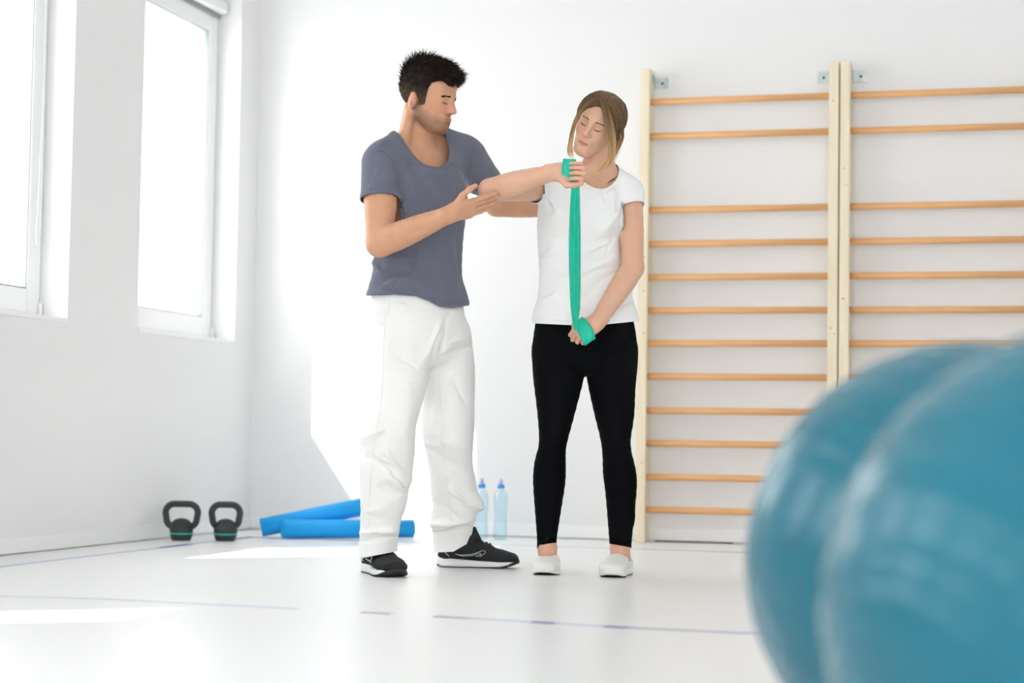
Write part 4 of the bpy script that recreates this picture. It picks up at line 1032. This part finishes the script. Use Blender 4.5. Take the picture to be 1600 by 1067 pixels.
    for t in np.linspace(0, 1, 10): st.append(A(950+13*t, 286-12*t, 6.57+.04*t))
    P, G = project(body, np.array(st), 6, .001); sd = nrm(vec(.6, .55, .1)); 
    Vs = np.vstack([P+sd*.010, P-sd*.006, P+sd*.010+G*.0015, P-sd*.006+G*.0015]); m = len(P); Fs = []
    for i in range(m-1): Fs += [(i, i+1, m+i+1, m+i), (2*m+i, 3*m+i, 3*m+i+1, 2*m+i+1), (i, 2*m+i, 2*m+i+1, i+1), (m+i, m+i+1, 3*m+i+1, 3*m+i)]
    rel(mk('undershirt_strap', Vs, Fs, M['strap'], root))
    # leggings
    lg = Node([oval([(A(915, 480, 6.60), (.160, .100)), (A(914, 510, 6.60), (.179, .113)), (A(914, 540, 6.60), (.188, .118)), (A(914, 556, 6.605), (.1885, .118))], lat, .03)], .03)
    lg.add(('u', leg(LR), .008), ('u', leg(LL), .005))
    def g2(P):
        x, y = to_px(P); return np.maximum((y-np.where(x < 912, np.interp(x, [838, 843, 870], [858, 851, 851]), np.interp(x, [950, 985, 990], [849, 855, 858])))*.0023, P[:, 2]-A(912, 490, 6.6)[2])
    V, F = polygonise(lg, .004); V = relax(V, F, 2)
    V = folds(V, vnormals(V, F), F, [(838, 702, 884, 700, 3, -.003), (838, 706, 880, 697, 2.5, .003), (943, 702, 990, 706, 3, -.003), (944, 698, 988, 700, 2.5, .003), (845, 690, 880, 688, 3, .0025), (850, 843, 868, 842, 3, .003), (955, 845, 985, 848, 3, .003), (838, 838, 866, 836, 3, -.002), (987, 790, 992, 830, 5, .003)])
    V, F = clip(V, F, g2, 5); V, F = largest(V, F); V2, F2 = shell(V, F, .0025); link_np('leggings', V2, F2, M['legging'], root)
    # slip-on shoes
    for hp, tp, ax, sd in fh:
        L = .242; fr = shoe_frame(hp, tp); w = .094
        n, pt = upper_node(fr, L, w, [.062, .060, .078, .068, .052, .042], sd, .012)
        n.add(('s', Cone(pt(.20, .060), pt(.22, .15), np.array([.040, .028]), np.array([.060, .034]), u=fr[1]), .008))
        n.add(('s', Cone(pt(.33, .085), pt(.36, .15), np.array([.030, .022]), np.array([.05, .03]), u=fr[1]), .010))
        V, F = polygonise(n, .003); V = relax(V, F, 1); V[:, 2] = np.maximum(V[:, 2], .010); up = link_np('shoe', V, F, M['slip'], root); up['label'] = 'off-white slip-on shoe'
        Vv, Ff = sole_mesh(fr, L*1.015, w*1.03, [.030, .026, .024, .024, .030], .014, .004, sd, 0); so = mk('sole', Vv, Ff, M['slip'], up); so.matrix_parent_inverse = Matrix.Identity(4)
        b0 = sole_mesh(fr, L*.985, w*.97, [.005, .005, .005, .010, .020], .013, .004, sd, 0); Vo = np.array(b0[0]); Vo[:, 2] = np.maximum(Vo[:, 2]-.0016, .0004)
        o = mk('outsole', Vo, b0[1], M['outsole'], up); o.matrix_parent_inverse = Matrix.Identity(4)
        for s2 in (-1, 1):   # side gussets
            P = np.array([pt(.42+.05*t, .070-.022*t, s2*.05) for t in np.linspace(0, 1, 8)]); P, G = project(n, P, 8, .0006); o = tube_obj('seam', P, .0012, M['slip'], up, 5); o.matrix_parent_inverse = Matrix.Identity(4)
    # ---------------- resistance band: hanging ribbon and a turn round each hand
    bp = A(898, 400, 6.30); band = empty('resistance_band', (bp[0], bp[1], bp[2]), 'green latex resistance band pulled taut between the woman\'s hands', 'resistance band')
    prof = [(-1, 0), (-.72, .55), (-.42, .15), (-.36, .75), (.0, 1.0), (.22, .35), (.30, .9), (.68, .7), (1, 0), (.6, -.5), (0, -.3), (-.6, -.5)]
    rows = [(899, 284, 6.205, 6.2), (899, 294, 6.205, 6.6), (898.3, 330, 6.23, 8.2), (898, 372, 6.27, 9.4), (898.2, 415, 6.31, 9.2), (898.8, 450, 6.32, 8.6), (899, 480, 6.335, 7.6), (898.8, 498, 6.34, 5.2), (899, 508, 6.345, 4.0), (901, 516, 6.35, 3.4)]
    RR = np.array(rows); tt = np.linspace(0, len(rows)-1, 70); V = []; F = []; m = len(prof)
    for j, t in enumerate(tt):
        x, y, d, w = (np.interp(t, range(len(rows)), RR[:, k]) for k in range(4)); tw = .25*sin(t*.8)
        for a, b in prof: V.append(A(x+(a+.10*sin(3*a+t*.7)*(1-abs(a)))*w, y, d)+vec(0, 0, -b*.013*(w/9)-a*tw*.012))
    for j in range(len(tt)-1):
        for k in range(m): F.append((j*m+k, j*m+(k+1) % m, (j+1)*m+(k+1) % m, (j+1)*m+k))
    F += [tuple(range(m)), tuple((len(tt)-1)*m+k for k in range(m-1, -1, -1))]
    o = mk('hanging_strip', V, F, M['band'], band); rel(o)
    def wrap(nm, C, f, n_, tdir, a, b_up, b_dn, wd, skew=0, th=.0016):
        f = nrm(f); n_ = nrm(n_-f*(n_@f)); t = np.cross(f, n_); t = t if t@tdir > 0 else -t; V = []; F = []; K = 64; J = 7
        for side in (0, 1):
            for i in range(K):
                an = 2*pi*i/K; ca, sa = cos(an), sin(an); b = b_up if sa > 0 else b_dn
                e = .92; px_ = abs(ca)**e*math.copysign(1, ca)*(a+side*th); py_ = abs(sa)**e*math.copysign(1, sa)*(b+side*th)
                for j in range(J):
                    s = j/(J-1)*2-1; ww = wd*(1-.10*ca-.22*ca*ca); V.append(C+t*px_+n_*(py_+.0013*cos(s*5+ca))+f*(s*ww/2+skew*ca))
        N1 = K*J
        for i in range(K):
            i2 = (i+1) % K
            for j in range(J-1):
                F.append((i*J+j, i2*J+j, i2*J+j+1, i*J+j+1)); F.append((N1+i*J+j, N1+i*J+j+1, N1+i2*J+j+1, N1+i2*J+j))
            F.append((i*J, N1+i*J, N1+i2*J, i2*J)); F.append((i*J+J-1, i2*J+J-1, N1+i2*J+J-1, N1+i*J+J-1))
        rel(mk(nm, V, F, M['band'], band))
    wrap('hand_loop', wR+fR*.050-nrm(tR)*.002, fR, nR, tR, .044, .0205, .0205, .046, 0)
    wrap('hand_loop', wL+fL*.058, fL, nL, tL, .0435, .0185, .0205, .050, -.006)
_t0 = _t.time(); woman(); print('woman', _t.time()-_t0)
